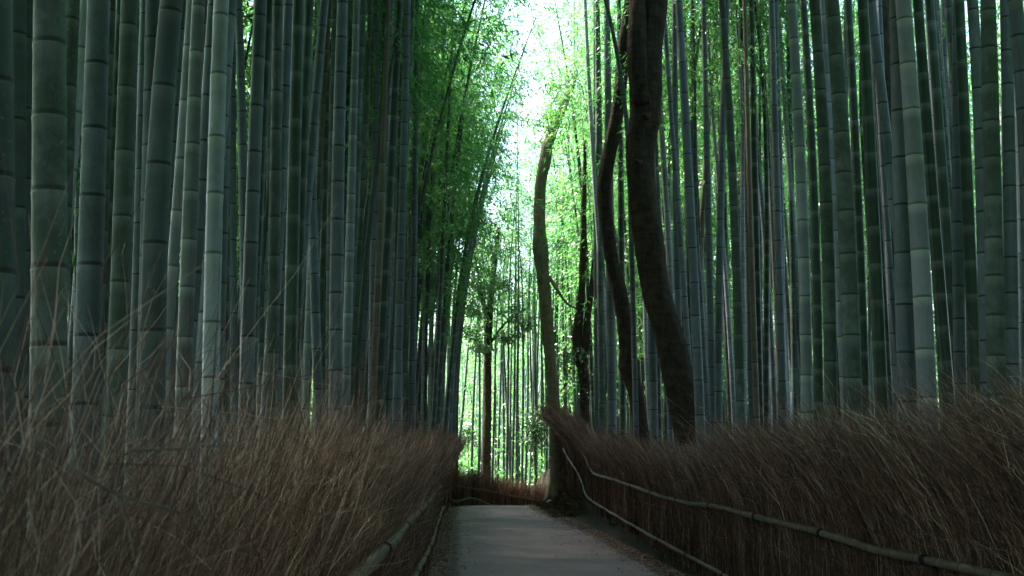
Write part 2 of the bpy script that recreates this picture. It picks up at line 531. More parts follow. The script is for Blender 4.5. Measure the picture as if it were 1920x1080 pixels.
# ------------------------------------------------------------------ bamboo culms
def culm_geo(P, R, node_s, s, sides, fine=True):
    """P: dense axis points with arc length s, R radius at s, node_s positions of nodes"""
    if fine:
        offs = [(-0.10, 1.0), (-0.035, 1.0), (-0.010, 1.025), (0.0, 1.045), (0.005, 0.985), (0.013, 1.03), (0.022, 1.0), (0.10, 1.0)]
    else:
        offs = [(-0.05, 1.0), (-0.002, 1.05), (0.004, 1.04), (0.02, 1.0)]
    ss, rf = [s[0]], [1.0]
    gap = np.diff(node_s).min() if len(node_s) > 1 else 0.3
    for ns in node_s:
        for o, f in offs:
            o = max(-0.45 * gap, min(0.45 * gap, o))
            if s[0] < ns + o < s[-1]:
                ss.append(ns + o); rf.append(f)
    ss.append(s[-1]); rf.append(1.0)
    ss = np.array(ss); rf = np.array(rf)
    o = np.argsort(ss, kind='stable'); ss = ss[o]; rf = rf[o]
    keep = np.concatenate([[True], np.diff(ss) > 1e-5]); ss = ss[keep]; rf = rf[keep]
    PP = np.stack([np.interp(ss, s, P[:, k]) for k in range(3)], -1)
    RR = np.interp(ss, s, R) * rf
    V, Q, T = tube(PP, RR, sides)
    ns = np.concatenate([[-9], node_s, [1e3]])
    idx = np.searchsorted(ns, ss - 1e-6, side='left')
    idx = np.clip(idx, 1, len(ns) - 1)
    below = np.clip((ns[idx] - ss) / 0.2, 0, 1)
    above = np.clip((ss - ns[idx - 1]) / 0.2, 0, 1)
    above = np.where(np.abs(ns[idx] - ss) < 1e-4, 0.0, above)
    rs = np.random.default_rng(int(abs(P[0][0]) * 1000) + len(ss)).random(len(ns))
    seg = rs[idx]
    A = np.stack([below, above, seg, np.ones(len(ss))], -1)
    A = np.repeat(A, sides, axis=0)
    A = np.vstack([A, A[:1], A[-1:]])
    return V, Q, T, A


BAMBOO = []      # (root object, px at row 400, width px, colour key, Y)


def make_bamboo(P, R, node_s, s, key, sides, fine, crown_i, crown_at, own_crown=None, root_name='bamboo'):
    base = P[0].copy()
    root = empty(root_name, base)
    V, Q, T, A = culm_geo(P - base, R, node_s, s, sides, fine)
    link('culm', mesh_np('culm', V, Q, T, [M[key]], attr={'nodes': A}), root)
    if own_crown is not None:
        link('foliage', own_crown, root)
    elif crown_i is not None:
        link('foliage', CR_ME[crown_i], root, tuple(crown_at - base))
    return root


def measured(pts, w, key, sp=None, n0=None, D=None, arch=False):
    """a culm given by photo points (px,row), width in px, colour, node spacing and one node row"""
    pts = np.array(pts, float)
    xm = float(np.interp(500, pts[:, 1], pts[:, 0]))
    u = (xm - 960) / F
    if D is None:
        D = F * 0.118 / w
        a = AL if xm < 900 else AR
        fd = a / (u - SL) if a / (u - SL) > 0 else 0
        D = max(D, fd + (1.1 if xm > 900 else 1.2))
    dia = w * D / F
    W = np.array([at(x, y, D) for x, y in pts])
    deg = 1 if len(pts) < 3 else 2
    co = np.polyfit(W[:, 2], W[:, 0], deg)
    zlo, zhi = W[:, 2].min(), W[:, 2].max()

    def X(z):
        z = np.asarray(z, float)
        d1 = np.polyder(co)
        zc = np.clip(z, zlo, zhi)
        return np.polyval(co, zc) + np.polyval(d1, zc) * (z - zc) * (1.0 if arch else 0.8)
    ztop = at(960, 0, D)[2]
    gz = float(ground_h(X(0.3), D)) - 0.05
    ci = int(RNG.integers(0, len(CR_AX)))
    if arch:
        zc = max(zhi * 0.45, 4.5); zend = zhi + 2.5
        z = np.arange(gz, zend, 0.15)
        P = np.stack([X(z), np.full(len(z), D) + 0.01 * (z - gz) * (z > 3), z], -1)
        k0 = int((zc - gz) / 0.15)
        cm = crown_mesh('foliage', (P - P[0])[k0::3], 44, 1.5, RNG, sprays=8, per=9)
    else:
        zc = max(ztop + 2.4, 6.0)
        z = np.arange(gz, zc, 0.15)
        ly = RNG.normal(0, 0.006)
        P = np.stack([X(z), D + ly * (z - 1.5), z], -1)
        up = P[-1] + CR_AX[ci] + np.outer(np.linspace(0, 7, 15), [0.3 * (P[-1][0] - P[-2][0]) / 0.15, 0, 0]) * 0
        crown_at = P[-1].copy()
        P = np.vstack([P, up[1:]])
        cm = None
    d = np.concatenate([[0], np.cumsum(np.linalg.norm(np.diff(P, axis=0), axis=1))])
    tot = d[-1]
    zmid = at(960, 400, D)[2]
    smid = np.interp(zmid, P[:, 2], d) if P[-1, 2] > zmid else 3
    R = dia / 2 * np.interp(d, [0, max(smid, 0.5), tot], [1.07, 1.0, 0.16])
    if sp is None: sp = min(max(w * 3.3, 45), 0.36 * F / D)
    dz = sp * D / F * 1.01
    y0 = n0 if n0 is not None else RNG.uniform(0, sp)
    z0 = at(960, y0, D)[2]
    s0 = np.interp(z0, P[:, 2], d)
    node_s = np.sort(np.concatenate([np.arange(s0, tot - 0.1, dz), np.arange(s0 - dz, 0.15, -dz)]))
    jit = RNG.normal(0, 0.03 * dz, len(node_s)); jit[np.abs(node_s - s0) < 4 * dz] *= 0.25
    node_s = np.sort(node_s + jit)
    sides = 20 if w > 30 else (14 if w > 14 else 10)
    if key == 'b' and xm < 900 and D < 9: key = 'd'  # near-left culms get the copy darkened for shade
    if key == 'p' and xm < 800: key = 'q'  # left frosted culms get the copy dimmed for shade
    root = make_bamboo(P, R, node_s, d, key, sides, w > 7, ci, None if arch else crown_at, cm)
    if xm > 900 and D < 17 and not arch:
        for ch in root.children:
            if ch.name.startswith('foliage'): ch.scale = (0.55, 0.55, 1.0)
    BAMBOO.append((root, float(np.interp(400, pts[:, 1], pts[:, 0])) if pts[0, 1] < 400 < pts[-1, 1] else project((X(zmid), D, zmid))[0], w, key, D, P))
    return root


B_LEFT = [
    ([(-12, 0), (-9, 500)], 70, 'b', 188, 157), ([(30, 0), (27, 500)], 38, 'b', 173, 67),
    ([(52, 0), (48, 500)], 30, 'b', 141, 75), ([(91, 0), (91, 250), (92, 520)], 64, 'm', 148, 84),
    ([(124, 0), (141, 150), (149, 350)], 14, 'b', 53, 47), ([(182, 0), (168, 500)], 47, 'b', 133, 121),
    ([(136, 400), (140, 0)], 7, 'n', 40, 20), ([(217, 0), (206, 500)], 19, 'b', 75, 53),
    ([(240, 0), (226, 500)], 36, 'm', 127, 49), ([(287, 0), (279, 500)], 34, 'b', 108, 75),
    ([(265, 150), (257, 500)], 21, 'b', 105, 122), ([(323, 0), (306, 185), (291, 500), (286, 680)], 47, 'b', 154, 27),
    ([(348, 0), (331, 350), (325, 530)], 17, 'b', 70, 30), ([(371, 0), (361, 250), (351, 520), (344, 740)], 29, 'p', 93, 98),
    ([(388, 0), (379, 300), (377, 500)], 11, 'b', 50, 53), ([(404, 0), (400, 500), (398, 700)], 21, 'b', 75, 50),
    ([(417, 0), (416, 500)], 7, 'g', 65, 40), ([(441, 0), (435, 250), (430, 500)], 13, 'b', 64, 70),
    ([(447, 0), (452, 160), (459, 500)], 19, 'b', 68, 23), ([(481, 0), (476, 300), (470, 500)], 9, 'b', 52, 51),
    ([(505, 0), (489, 300), (474, 620)], 21, 'g', 77, 47), ([(524, 0), (518, 250), (512, 500)], 14, 'n', 72, 10),
    ([(540, 0), (531, 250), (517, 500), (505, 690)], 23, 'b', 82, 13), ([(559, 0), (552, 300), (544, 690)], 26, 'g', 95, 52),
    ([(579, 0), (583, 250), (590, 500), (596, 720)], 18, 'b', 71, 48), ([(612, 0), (603, 150), (597, 400)], 12, 'b', 52, 37),
    ([(592, 0), (597, 250), (606, 500)], 10, 'm', 60, 20), ([(642, 0), (636, 200), (631, 500), (629, 760)], 26, 'b', 72, 7),
    ([(668, 0), (662, 220), (654, 525), (649, 700)], 17, 'p', 57, 45), ([(658, 0), (648, 250), (640, 500)], 13, 'g', 60, 68),
    ([(697, 0), (688, 120), (677, 270), (670, 450)], 12, 'b', 52, 14), ([(699, 60), (699, 250), (688, 480), (680, 680)], 12, 'b', 55, 109),
    ([(716, 0), (708, 150), (705, 400)], 11, 'b', 55, 11), ([(737, 0), (727, 160), (722, 480), (716, 700)], 14, 'm', 58, 64),
    ([(747, 0), (746, 300), (742, 700)], 11, 'p', 46, 22), ([(764, 0), (758, 200), (751, 500), (745, 720)], 16, 'b', 44, 27),
    ([(782, 0), (774, 250), (768, 520)], 10, 'b', 45, 38), ([(790, 0), (782, 300), (776, 560)], 7, 'b', 50, 15),
    ([(797, 0), (798, 300), (793, 800)], 9, 'p', 33, 40), ([(806, 0), (801, 300), (797, 700)], 9, 'g', 40, 20),
    ([(818, 200), (812, 450), (806, 780)], 9, 'p', 36, 300), ([(728, 420), (716, 640), (710, 780)], 15, 'g', 60, 450),
    ([(700, 480), (697, 760)], 14, 'b', 52, 500), ([(612, 500), (614, 760)], 12, 'g', 60, 550),
    ([(568, 500), (572, 760)], 14, 'b', 75, 560), ([(436, 480), (440, 760)], 15, 'b', 70, 520),
    ([(470, 500), (463, 740)], 24, 'g', 72, 560), ([(388, 420), (390, 720)], 15, 'b', 50, 470),
    ([(776, 500), (773, 790)], 12, 'b', 40, 520), ([(758, 450), (759, 780)], 12, 'm', 45, 520),
    ([(824, 500), (818, 790)], 9, 'b', 36, 520), ([(834, 520), (830, 800)], 7, 'p', 36, 530),
    ([(841, 560), (840, 800)], 7, 'b', 30, 540),
]
B_ARCH = [
    ([(895, 60), (868, 200), (838, 400), (820, 640)], 9, 'g', 36, 100, 24), ([(955, 165), (912, 300), (880, 430), (852, 620)], 8, 'g', 34, 180, 27),
    ([(872, 180), (850, 380), (836, 540), (826, 700)], 9, 'g', 34, 200, 26), ([(925, 300), (890, 450), (864, 600), (852, 760)], 7, 'b', 30, 320, 32),
    ([(846, 90), (838, 300), (826, 520), (818, 700)], 9, 'g', 36, 120, 23), ([(905, 380), (880, 500), (862, 660), (856, 800)], 6, 'm', 28, 400, 33),
    ([(940, 230), (895, 400), (868, 540), (846, 760)], 7, 'b', 30, 250, 29),
    ([(1052, 60), (1072, 200), (1090, 330), (1100, 500)], 8, 'g', 34, 80, 33),
]
B_RIGHT = [
    ([(1097, 0), (1106, 200), (1120, 400), (1131, 560)], 10, 'p', 46, 20, 25), ([(1133, 0), (1155, 100), (1172, 210), (1180, 330)], 10, 'b', 42, 30, 19.2),
    ([(1157, 0), (1162, 100), (1166, 300)], 8, 'b', 40, 35, 27), ([(1144, 480), (1148, 800)], 17, 'b', 50, 500, 23),
    ([(1126, 480), (1130, 800)], 15, 'm', 50, 510, 25), ([(1118, 560), (1119, 780)], 10, 'b', 40, 570, 27),
    ([(1222, 540), (1226, 800)], 16, 'b', 52, 560, 19), ([(1166, 560), (1168, 800)], 12, 'g', 45, 580, 24),
    ([(1240, 250), (1252, 430), (1260, 600)], 12, 'p', 52, 300, None), ([(1257, 0), (1256, 250), (1262, 500)], 9, 'p', 50, 30, None),
    ([(1264, 0), (1266, 250), (1269, 500), (1275, 720)], 13, 'b', 57, 8, None), ([(1274, 0), (1288, 250), (1300, 500), (1311, 740)], 18, 'b', 62, 60, None),
    ([(1299, 0), (1297, 150), (1301, 350)], 11, 'b', 46, 40, None), ([(1303, 120), (1308, 350), (1318, 520)], 9, 'p', 46, 130, None),
    ([(1344, 30), (1333, 150), (1326, 290), (1314, 480)], 11, 'n', 52, 55, None), ([(1352, 0), (1367, 200), (1379, 500), (1387, 700)], 17, 'm', 62, 95, None),
    ([(1362, 0), (1356, 200), (1350, 400), (1347, 700)], 14, 'b', 55, 50, None), ([(1394, 0), (1397, 250), (1403, 500), (1409, 760)], 12, 'b', 52, 45, None),
    ([(1407, 0), (1411, 200), (1418, 450), (1424, 740)], 13, 'g', 52, 20, None), ([(1414, 130), (1424, 300), (1435, 480)], 9, 'b', 45, 150, None),
    ([(1370, 0), (1381, 120), (1385, 300)], 9, 'g', 50, 60, None), ([(1449, 0), (1454, 250), (1462, 500), (1468, 760)], 15, 'b', 53, 52, None),
    ([(1443, 0), (1441, 250), (1440, 520)], 10, 'b', 46, 33, None), ([(1457, 0), (1466, 130), (1480, 300), (1493, 500)], 12, 'p', 48, 75, None),
    ([(1482, 0), (1494, 200), (1507, 490), (1512, 740)], 22, 'p', 72, 11, None), ([(1504, 0), (1515, 170), (1528, 450), (1534, 700)], 17, 'g', 60, 62, None),
    ([(1524, 0), (1539, 200), (1551, 475), (1557, 715)], 24, 'm', 75, 35, None), ([(1545, 60), (1556, 250), (1566, 450)], 12, 'b', 56, 90, None),
    ([(1559, 0), (1574, 180), (1589, 480), (1599, 730)], 32, 'm', 78, 35, None), ([(1592, 0), (1601, 190), (1613, 470), (1621, 720)], 18, 'g', 64, 50, None),
    ([(1619, 0), (1628, 220), (1641, 450), (1650, 700)], 24, 'g', 72, 88, None), ([(1628, 40), (1648, 270), (1668, 520)], 10, 'p', 60, 125, None),
    ([(1682, 0), (1688, 220), (1695, 520), (1701, 740)], 35, 'b', 93, 40, None), ([(1696, 0), (1712, 230), (1728, 500), (1738, 730)], 34, 'p', 92, 36, None),
    ([(1724, 0), (1738, 190), (1757, 480), (1772, 660)], 23, 'g', 62, 25, None), ([(1768, 0), (1775, 250), (1779, 520)], 13, 'b', 52, 60, None),
    ([(1782, 0), (1783, 260), (1784, 520)], 12, 'm', 52, 20, None), ([(1794, 0), (1794, 250), (1797, 520), (1800, 700)], 22, 'b', 62, 68, None),
    ([(1807, 0), (1814, 200), (1822, 400)], 11, 'n', 62, 20, None), ([(1824, 0), (1833, 160), (1841, 300), (1846, 520)], 25, 'b', 81, 20, None),
    ([(1812, 250), (1818, 420), (1828, 660)], 23, 'g', 66, 300, None), ([(1854, 0), (1859, 200), (1864, 480), (1868, 680)], 33, 'm', 75, 22, None),
    ([(1886, 0), (1893, 200), (1894, 480), (1899, 700)], 25, 'b', 68, 97, None), ([(1900, 0), (1913, 130), (1925, 330), (1932, 520)], 31, 'b', 74, 5, None),
    ([(1913, 330), (1916, 640)], 17, 'b', 66, 350, None), ([(1876, 150), (1878, 420)], 9, 'p', 60, 200, None),
    ([(1645, 520), (1655, 760)], 16, 'b', 55, 540, None), ([(1580, 480), (1572, 740)], 14, 'b', 56, 520, None),
    ([(1487, 520), (1490, 740)], 12, 'm', 50, 540, None), ([(1330, 500), (1336, 760)], 13, 'b', 50, 540, None),
    ([(1292, 560), (1295, 780)], 11, 'g', 50, 580, None), ([(1362, 560), (1365, 760)], 10, 'g', 50, 580, None),
]
for sp in B_LEFT: measured(*sp)
for p_, w_, k_, s_, n_, D_ in B_ARCH: measured(p_, w_, k_, s_, n_, D_, arch=True)
for sp in B_RIGHT: measured(*sp)

# ------------------------------------------------------------------ more culms: copies of a few plants, set where the grove shows them
ROWS = np.array([40, 160, 300, 450, 600, 740])
depth = np.full((len(ROWS), 1921), 1e9)


def spans(P, dia, D):
    z = np.array([at(960, r, D)[2] for r in ROWS])
    x = np.interp(z, P[:, 2], P[:, 0])
    c = 960 + F * x / (D * CP + (z - CAMZ) * SP)
    return c, dia * F / D


def splat(P, w, D):
    z = np.array([at(960, r, D)[2] for r in ROWS])
    for k in range(len(ROWS)):
        if z[k] > P[-1, 2]: continue
        c = project((float(np.interp(z[k], P[:, 2], P[:, 0])), D, z[k]))[0]
        a, b = int(max(0, c - w / 2)), int(min(1920, c + w / 2))
        if b > a: depth[k, a:b] = np.minimum(depth[k, a:b], D)


def visible(P, w, D):
    z = np.array([at(960, r, D)[2] for r in ROWS]); vis = 0; tot = 0
    for k in range(len(ROWS)):
        if z[k] > P[-1, 2]: continue
        c = project((float(np.interp(z[k], P[:, 2], P[:, 0])), D, z[k]))[0]
        a, b = int(max(0, c - w / 2)), int(min(1920, c + w / 2))
        if b > a:
            vis += (depth[k, a:b] > D).sum()
        tot += w
    return vis, tot


for b in BAMBOO: splat(b[5], b[2], b[4])

PROTO = []       # (key, culm mesh, axis, crown mesh, crown z)
H0, ZC = 15.0, 7.5
for q, key in enumerate(['b', 'g', 'm', 'p', 'b', 'g', 'm', 'n']):
    ci = q % len(CR_AX)
    z = np.arange(0, ZC, 0.25)
    P = np.stack([0.05 * np.sin(z * 0.5 + q) - 0.05 * math.sin(q), 0.04 * np.sin(z * 0.4 + 2 * q) - 0.04 * math.sin(2 * q), z], -1)
    top = P[-1].copy()
    P = np.vstack([P, (top + CR_AX[ci])[1:]])
    d = np.concatenate([[0], np.cumsum(np.linalg.norm(np.diff(P, axis=0), axis=1))])
    R = 0.056 * np.interp(d, [0, 3, d[-1]], [1.05, 1.0, 0.16])
    ns = np.cumsum(RNG.uniform(0.26, 0.40, 60)); ns = ns[ns < d[-1] - 0.1]
    V, Q, T, A = culm_geo(P, R, ns, d, 10, False)
    PROTO.append((key, mesh_np('culm', V, Q, T, [M[key]], attr={'nodes': A}), P, CR_ME[ci], top))


LIGHT = [crown_mesh('foliage', CR_AX[k], 32, 1.5, np.random.default_rng(300 + k), sprays=6, per=7, tint0=0.12) for k in range(7)]


def copy_bamboo(x, y, pi_, sc, rz, lean, leany=0.0):
    key, cme, P, fme, top = PROTO[pi_]
    if y > 41: fme = LIGHT[pi_ % len(CR_AX)]
    root = empty('bamboo', (x, y, float(ground_h(x, y)) - 0.05))
    root.rotation_euler = (leany, lean, 0)
    k = link('culm', cme, root, scale=(sc[0], sc[0], sc[1]))
    k.rotation_euler = (0, 0, rz)
    ca, sa = math.cos(rz), math.sin(rz)
    tx, ty = top[0] * sc[0], top[1] * sc[0]
    f = link('foliage', fme, root, (tx * ca - ty * sa, tx * sa + ty * ca, top[2] * sc[1]), (0, 0, rz), (0.5 + 0.5 * sc[0], 0.5 + 0.5 * sc[0], sc[1]))
    z = np.linspace(0, 14 * sc[1], 20)
    W = np.stack([x + z * math.sin(lean), np.full(20, y), root.location.z + z * math.cos(lean)], -1)
    return root, W


def fill(n, box, need, far=False, lean_to=0.0, keys=None, maxtry=6000):
    got = 0; t = 0
    (pxa, pxb), (ya, yb) = box
    cand = []
    while t < maxtry and got < n:
        t += 1
        px = random.uniform(pxa, pxb)
        y = ya + (yb - ya) * random.random() ** 0.8
        x = (px - 960) / F * y
        # keep the corridor over the path and the fences clear
        lo, hi = AL + SL * y, AR + SL * y
        if y < 31 and lo - 0.7 < x < hi + 0.7: continue
        if 31 <= y < 42 and lo - 0.2 < x < hi + 4.0: continue
        if any((c[0] - x) ** 2 + (c[1] - y) ** 2 < 0.09 for c in cand): continue
        pi_ = random.randrange(len(PROTO))
        if keys and PROTO[pi_][0] not in keys: continue
        r = random.uniform(0.72, 1.12)
        w = 0.112 * r * F / y
        lean = lean_to + random.gauss(0, 0.018)
        zz = np.linspace(0, 14, 12)
        W = np.stack([x + zz * math.sin(lean), np.full(12, y), float(ground_h(x, y)) + zz], -1)
        v, tt = visible(W, w, y)
        if tt == 0 or v < need * tt or v < 14: continue
        rt, W2 = copy_bamboo(x, y, pi_, (r, random.uniform(0.85, 1.15) if y > 18 else random.uniform(1.25, 1.4)), random.random() * 2 * PI, lean, random.gauss(0, 0.012))
        splat(W2, w, y)
        cand.append((x, y))
        BAMBOO.append((rt, project(W2[np.argmin(np.abs(W2[:, 2] - at(960, 400, y)[2]))])[0], w, PROTO[pi_][0], y, W2))
        got += 1
    return got


random.seed(21)
n1 = fill(26, ((0, 560), (7, 20)), 0.28, lean_to=0.0)
n2 = fill(28, ((480, 830), (14, 30)), 0.28, lean_to=0.01)
n3 = fill(16, ((700, 850), (26, 44)), 0.15, lean_to=0.05, keys='gbm')
n4 = fill(42, ((852, 1040), (42, 64)), 0.3, keys='pbm', maxtry=12000)
n5 = fill(14, ((1040, 1240), (31, 52)), 0.3, keys='pmb')
n6 = fill(34, ((1225, 1560), (17, 40)), 0.28)
n7 = fill(20, ((1560, 1920), (12, 28)), 0.28)
print('FILL', n1, n2, n3, n4, n5, n6, n7, 'bamboo', len(BAMBOO))

# ------------------------------------------------------------------ labels of the bamboo
COLN = {'q': 'pale frosted', 'd': 'shaded weathered grey', 'b': 'blue-grey', 'p': 'pale frosted', 'g': 'dark green', 'm': 'mossy green-grey', 'n': 'brown'}
ZONES = [(-200, 352, 'left of the white-banded culm'), (352, 640, 'between the white-banded culm and the path side'), (640, 760, 'in the left grove nearer the path'),
         (760, 860, 'at the left edge of the sky gap'), (860, 1040, 'in the far gap over the path'), (1040, 1235, 'among the leaning tree trunks'),
         (1235, 1400, 'just right of the thick leaning trunk'), (1400, 1560, 'in the middle of the right grove'),
         (1560, 1670, 'left of the straight brown trunk'), (1670, 2300, 'right of the straight brown trunk')]
ORD = ['', 'first', 'second', 'third', 'fourth', 'fifth', 'sixth', 'seventh', 'eighth', 'ninth', 'tenth', 'eleventh', 'twelfth', 'thirteenth', 'fourteenth', 'fifteenth', 'sixteenth', 'seventeenth', 'eighteenth', 'nineteenth', 'twentieth']
cls = {}
for b in BAMBOO:
    root, px, w, key, D, P = b
    size = 'thick' if w >= 28 else 'medium' if w >= 15 else 'slim' if w >= 7.5 else 'thin'
    zn = next(z for z in ZONES if z[0] <= px < z[1])[2]
    cls.setdefault((size, 'p' if key == 'q' else key, zn), []).append(b)
for (size, key, zn), L in cls.items():
    L.sort(key=lambda b: b[1])
    for q, b in enumerate(L):
        nm = f'{size} {COLN[key]} bamboo'
        if len(L) == 1: lab = f'only {nm} {zn}'
        elif q == 0: lab = f'leftmost {nm} {zn}'
        elif q == len(L) - 1: lab = f'rightmost {nm} {zn}'
        else: lab = f'{nm}, {ORD[min(q + 1, 20)]} from left {zn}'
        side = 'left' if b[1] < 860 else ('gap' if b[1] < 1040 else 'right')
        g = {'left': 'bamboos in the left grove', 'gap': 'bamboos beyond the end of the path', 'right': 'bamboos in the right grove'}[side]
        tag(b[0], lab, 'bamboo', g)

# ------------------------------------------------------------------ the far grove: uncountable culms and leaves
def far_grove():
    rg = np.random.default_rng(5)
    VV, QQ, AA, off = [], [], [], 0
    CV, CQ, CM, CT, coff = [], [], [], [], 0
    spots = []
    while len(spots) < 270:
        side = rg.random()
        if side < 0.36:
            y = rg.uniform(24, 70); x = -rg.uniform(0.20 if y > 40 else 0.10, 0.52) * y - (4.0 if y > 40 else 1.0)
        elif side < 0.72:
            y = rg.uniform(26, 70); x = rg.uniform(0.12, 0.52) * y + 1.0
        else:
            y = rg.uniform(62, 92); x = rg.uniform(-0.14, 0.16) * y
            if abs(x / y - 0.0) < 0.055: continue
            if rg.random() < 0.4: continue
        spots.append((x, y))
    for q in range(46):
        y = rg.uniform(13, 36); spots.append((-(0.13 * y + 1.5) - rg.uniform(0.5, 8), y))
    for q in range(34):
        y = rg.uniform(32, 58); spots.append((0.055 * y + 1.2 + rg.uniform(0, 5), y))
    arch, low = {}, {}
    for q in range(60):
        y = rg.uniform(21, 42); spots.append((-0.085 * y - rg.uniform(0.3, 2.6), y)); arch[len(spots) - 1] = rg.uniform(0.008, 0.017)
    for q in range(26):
        y = rg.uniform(64, 92); spots.append((rg.uniform(-0.06, 0.07) * y, y)); low[len(spots) - 1] = 1
    for q in range(34):
        y = rg.uniform(34, 60); spots.append((0.05 * y + rg.uniform(0.3, 2.2), y)); arch[len(spots) - 1] = -rg.uniform(0.003, 0.007)
    for q in range(60):
        y = rg.uniform(18, 46); spots.append((-0.12 * y - rg.uniform(3.0, 9.0), y))
    for q in range(34):
        y = rg.uniform(15, 34); spots.append((-0.09 * y - rg.uniform(0.8, 4.0), y)); arch[len(spots) - 1] = rg.uniform(0.002, 0.010)
    for q in range(60):
        y = rg.uniform(26, 50); spots.append((0.07 * y + rg.uniform(0.6, 3.5) + 0.6 * (y < 34), y)); arch[len(spots) - 1] = -rg.uniform(0.004, 0.010)
    for q_, (x, y) in enumerate(spots):
        g0 = float(ground_h(x, y))
        h = rg.uniform(11, 16)
        z = np.linspace(0, h, 9)
        bx, by = rg.normal(0, 0.006, 2)
        bx = arch.get(q_, bx)
        P = np.stack([x + bx * z * z, y + by * z * z, g0 + z], -1)
        V, Q, T = tube(P, np.linspace(0.055, 0.012, 9), 6, cap=False)
        VV.append(V); QQ.append(Q + off); off += len(V)
        st = rg.integers(1, 4)
        if y < 37 and x < 0: st = 4
        if q_ in low: st = 5
        v, q, m, t = crown(P[st:], 34, 1.7, rg, lsize=0.21, sprays=6, per=6, tint0=0.06)
        CV.append(v); CQ.append(q + coff); CM.append(m); CT.append(t); coff += len(v)
    for q in range(215):
        if q >= 150: y = rg.uniform(30, 60); x = rg.uniform(0.15, 0.55) * y + 1.5
        elif q < 85: y = rg.uniform(14, 42); x = -rg.uniform(0.24, 0.62) * y - 1.5
        else: y = rg.uniform(18, 44); x = rg.uniform(0.20, 0.62) * y + 2.5
        z = np.linspace(0, 5.5, 7)
        P = np.stack([x + 0 * z, y + 0 * z, rg.uniform(2.0, 7.5) + 0.1 * y + z], -1)
        v, q2, m, t = crown(P, 30, 1.9, rg, lsize=0.22, sprays=6, per=7)
        CV.append(v); CQ.append(q2 + coff); CM.append(m); CT.append(t); coff += len(v)
    for q in range(150):
        zb = rg.uniform(9, 22)
        if q < 105: y = rg.uniform(32, 60); x = rg.uniform(0.14, 0.55) * y + 1.0
        elif q < 130: y = rg.uniform(30, 55); x = -rg.uniform(0.30, 0.6) * y
        else: y = rg.uniform(40, 62); x = rg.uniform(0.045, 0.085) * y + 0.6; zb = rg.uniform(11, 21)
        z = np.linspace(0, 5.5, 7)
        P = np.stack([x + 0 * z, y + 0 * z, zb + z], -1)
        v, q2, m, t = crown(P, 30, 1.8, rg, lsize=0.21, sprays=6, per=7)
        CV.append(v); CQ.append(q2 + coff); CM.append(m); CT.append(t); coff += len(v)
        zs = np.linspace(float(ground_h(x, y)), zb + 0.5, 7)
        V, Q, T = tube(np.stack([x + 0 * zs, y + 0 * zs, zs], -1), np.linspace(0.055, 0.03, 7), 6, cap=False)
        VV.append(V); QQ.append(Q + off); off += len(V)
    SV, SQ, so_ = [], [], 0
    for q in range(85):
        y = rg.uniform(56, 92); x = rg.uniform(-0.062, 0.085) * y
        z = np.linspace(0, rg.uniform(9, 15), 8)
        P = np.stack([x + rg.normal(0, .005) * z * z + rg.normal(0, .02) * z, y + 0 * z, float(ground_h(x, y)) + z], -1)
        V, Q, T = tube(P, np.linspace(0.06, 0.02, 8), 6, cap=False)
        SV.append(V); SQ.append(Q + so_); so_ += len(V)
    SV = np.vstack(SV)
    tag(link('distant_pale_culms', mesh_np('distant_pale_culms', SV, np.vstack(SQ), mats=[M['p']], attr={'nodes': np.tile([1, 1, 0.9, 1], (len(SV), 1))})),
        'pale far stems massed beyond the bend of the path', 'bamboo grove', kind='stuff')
    V = np.vstack(VV); A = np.tile([1, 1, 0.5, 1], (len(V), 1))
    tag(link('distant_culms', mesh_np('distant_culms', V, np.vstack(QQ), mats=[M['m']], attr={'nodes': A})),
        'far bamboo stems filling the grove behind the nearer rows', 'bamboo grove', kind='stuff')
    tag(link('distant_foliage', mesh_np('distant_foliage', np.vstack(CV), np.vstack(CQ), mats=[M['leaf'], M['g']], mi=np.concatenate(CM), attr={'tint': np.concatenate(CT)}, smooth=False)),
        'bright green leaf canopy of the far bamboo grove', 'foliage', kind='stuff')
    # low leafy growth at the foot of the far grove and on the hillside
    n = 230000
    y = rg.uniform(42, 98, n); x = rg.uniform(-0.55, 0.55, n) * y
    xc = rg.random(n) < 0.42
    y = np.where(xc, rg.uniform(56, 96, n), y); x = np.where(xc, rg.uniform(-0.075, 0.10, n) * y, x)
    clump = np.array([noise.noise((a * 0.35, b * 0.35, 3.0)) for a, b in zip(x, y)])
    z = np.abs(rg.normal(0, 1.6 + 1.6 * np.clip(clump + 0.3, 0, 1), n))
    sd_ = ~xc & (np.abs(x / y) > 0.11) & (rg.random(n) < 0.75)
    z = np.where(sd_, rg.uniform(0, 13, n), z)
    z = np.where((y > 60) & ~sd_, np.where(rg.random(n) < 0.45, 6.0, 19.0) * rg.random(n) ** 1.1 * np.clip(0.65 + 0.7 * clump, 0.1, 1.2), z)
    P = np.stack([x, y, ground_h(x, y) + z], -1)
    d = unit(rg.normal(0, 0.7, (n, 3)) + np.array([0, 0, -0.3]))
    N = unit(np.cross(d, rg.normal(0, 0.6, (n, 3)) + np.array([0, 0, 1.0])))
    ll = rg.uniform(0.14, 0.32, n); lw = rg.uniform(0.05, 0.11, n)
    m = 60000
    y2 = rg.uniform(40, 62, m); x2 = rg.uniform(0.09, 0.56, m) * np.where(rg.random(m) < 0.55, 1, -1) * y2 + np.where(y2 < 46, 1.0, 0)
    P2 = np.stack([x2, y2, ground_h(x2, y2) + 8.5 * rg.random(m)], -1)
    P = np.vstack([P, P2]); clump = np.concatenate([clump, np.zeros(m) - 0.4]); n += m
    ll = np.concatenate([ll, rg.uniform(0.25, 0.45, m)]); lw = np.concatenate([lw, rg.uniform(0.09, 0.16, m)])
    d = unit(rg.normal(0, 0.7, (n, 3)) + np.array([0, 0, -0.3]))
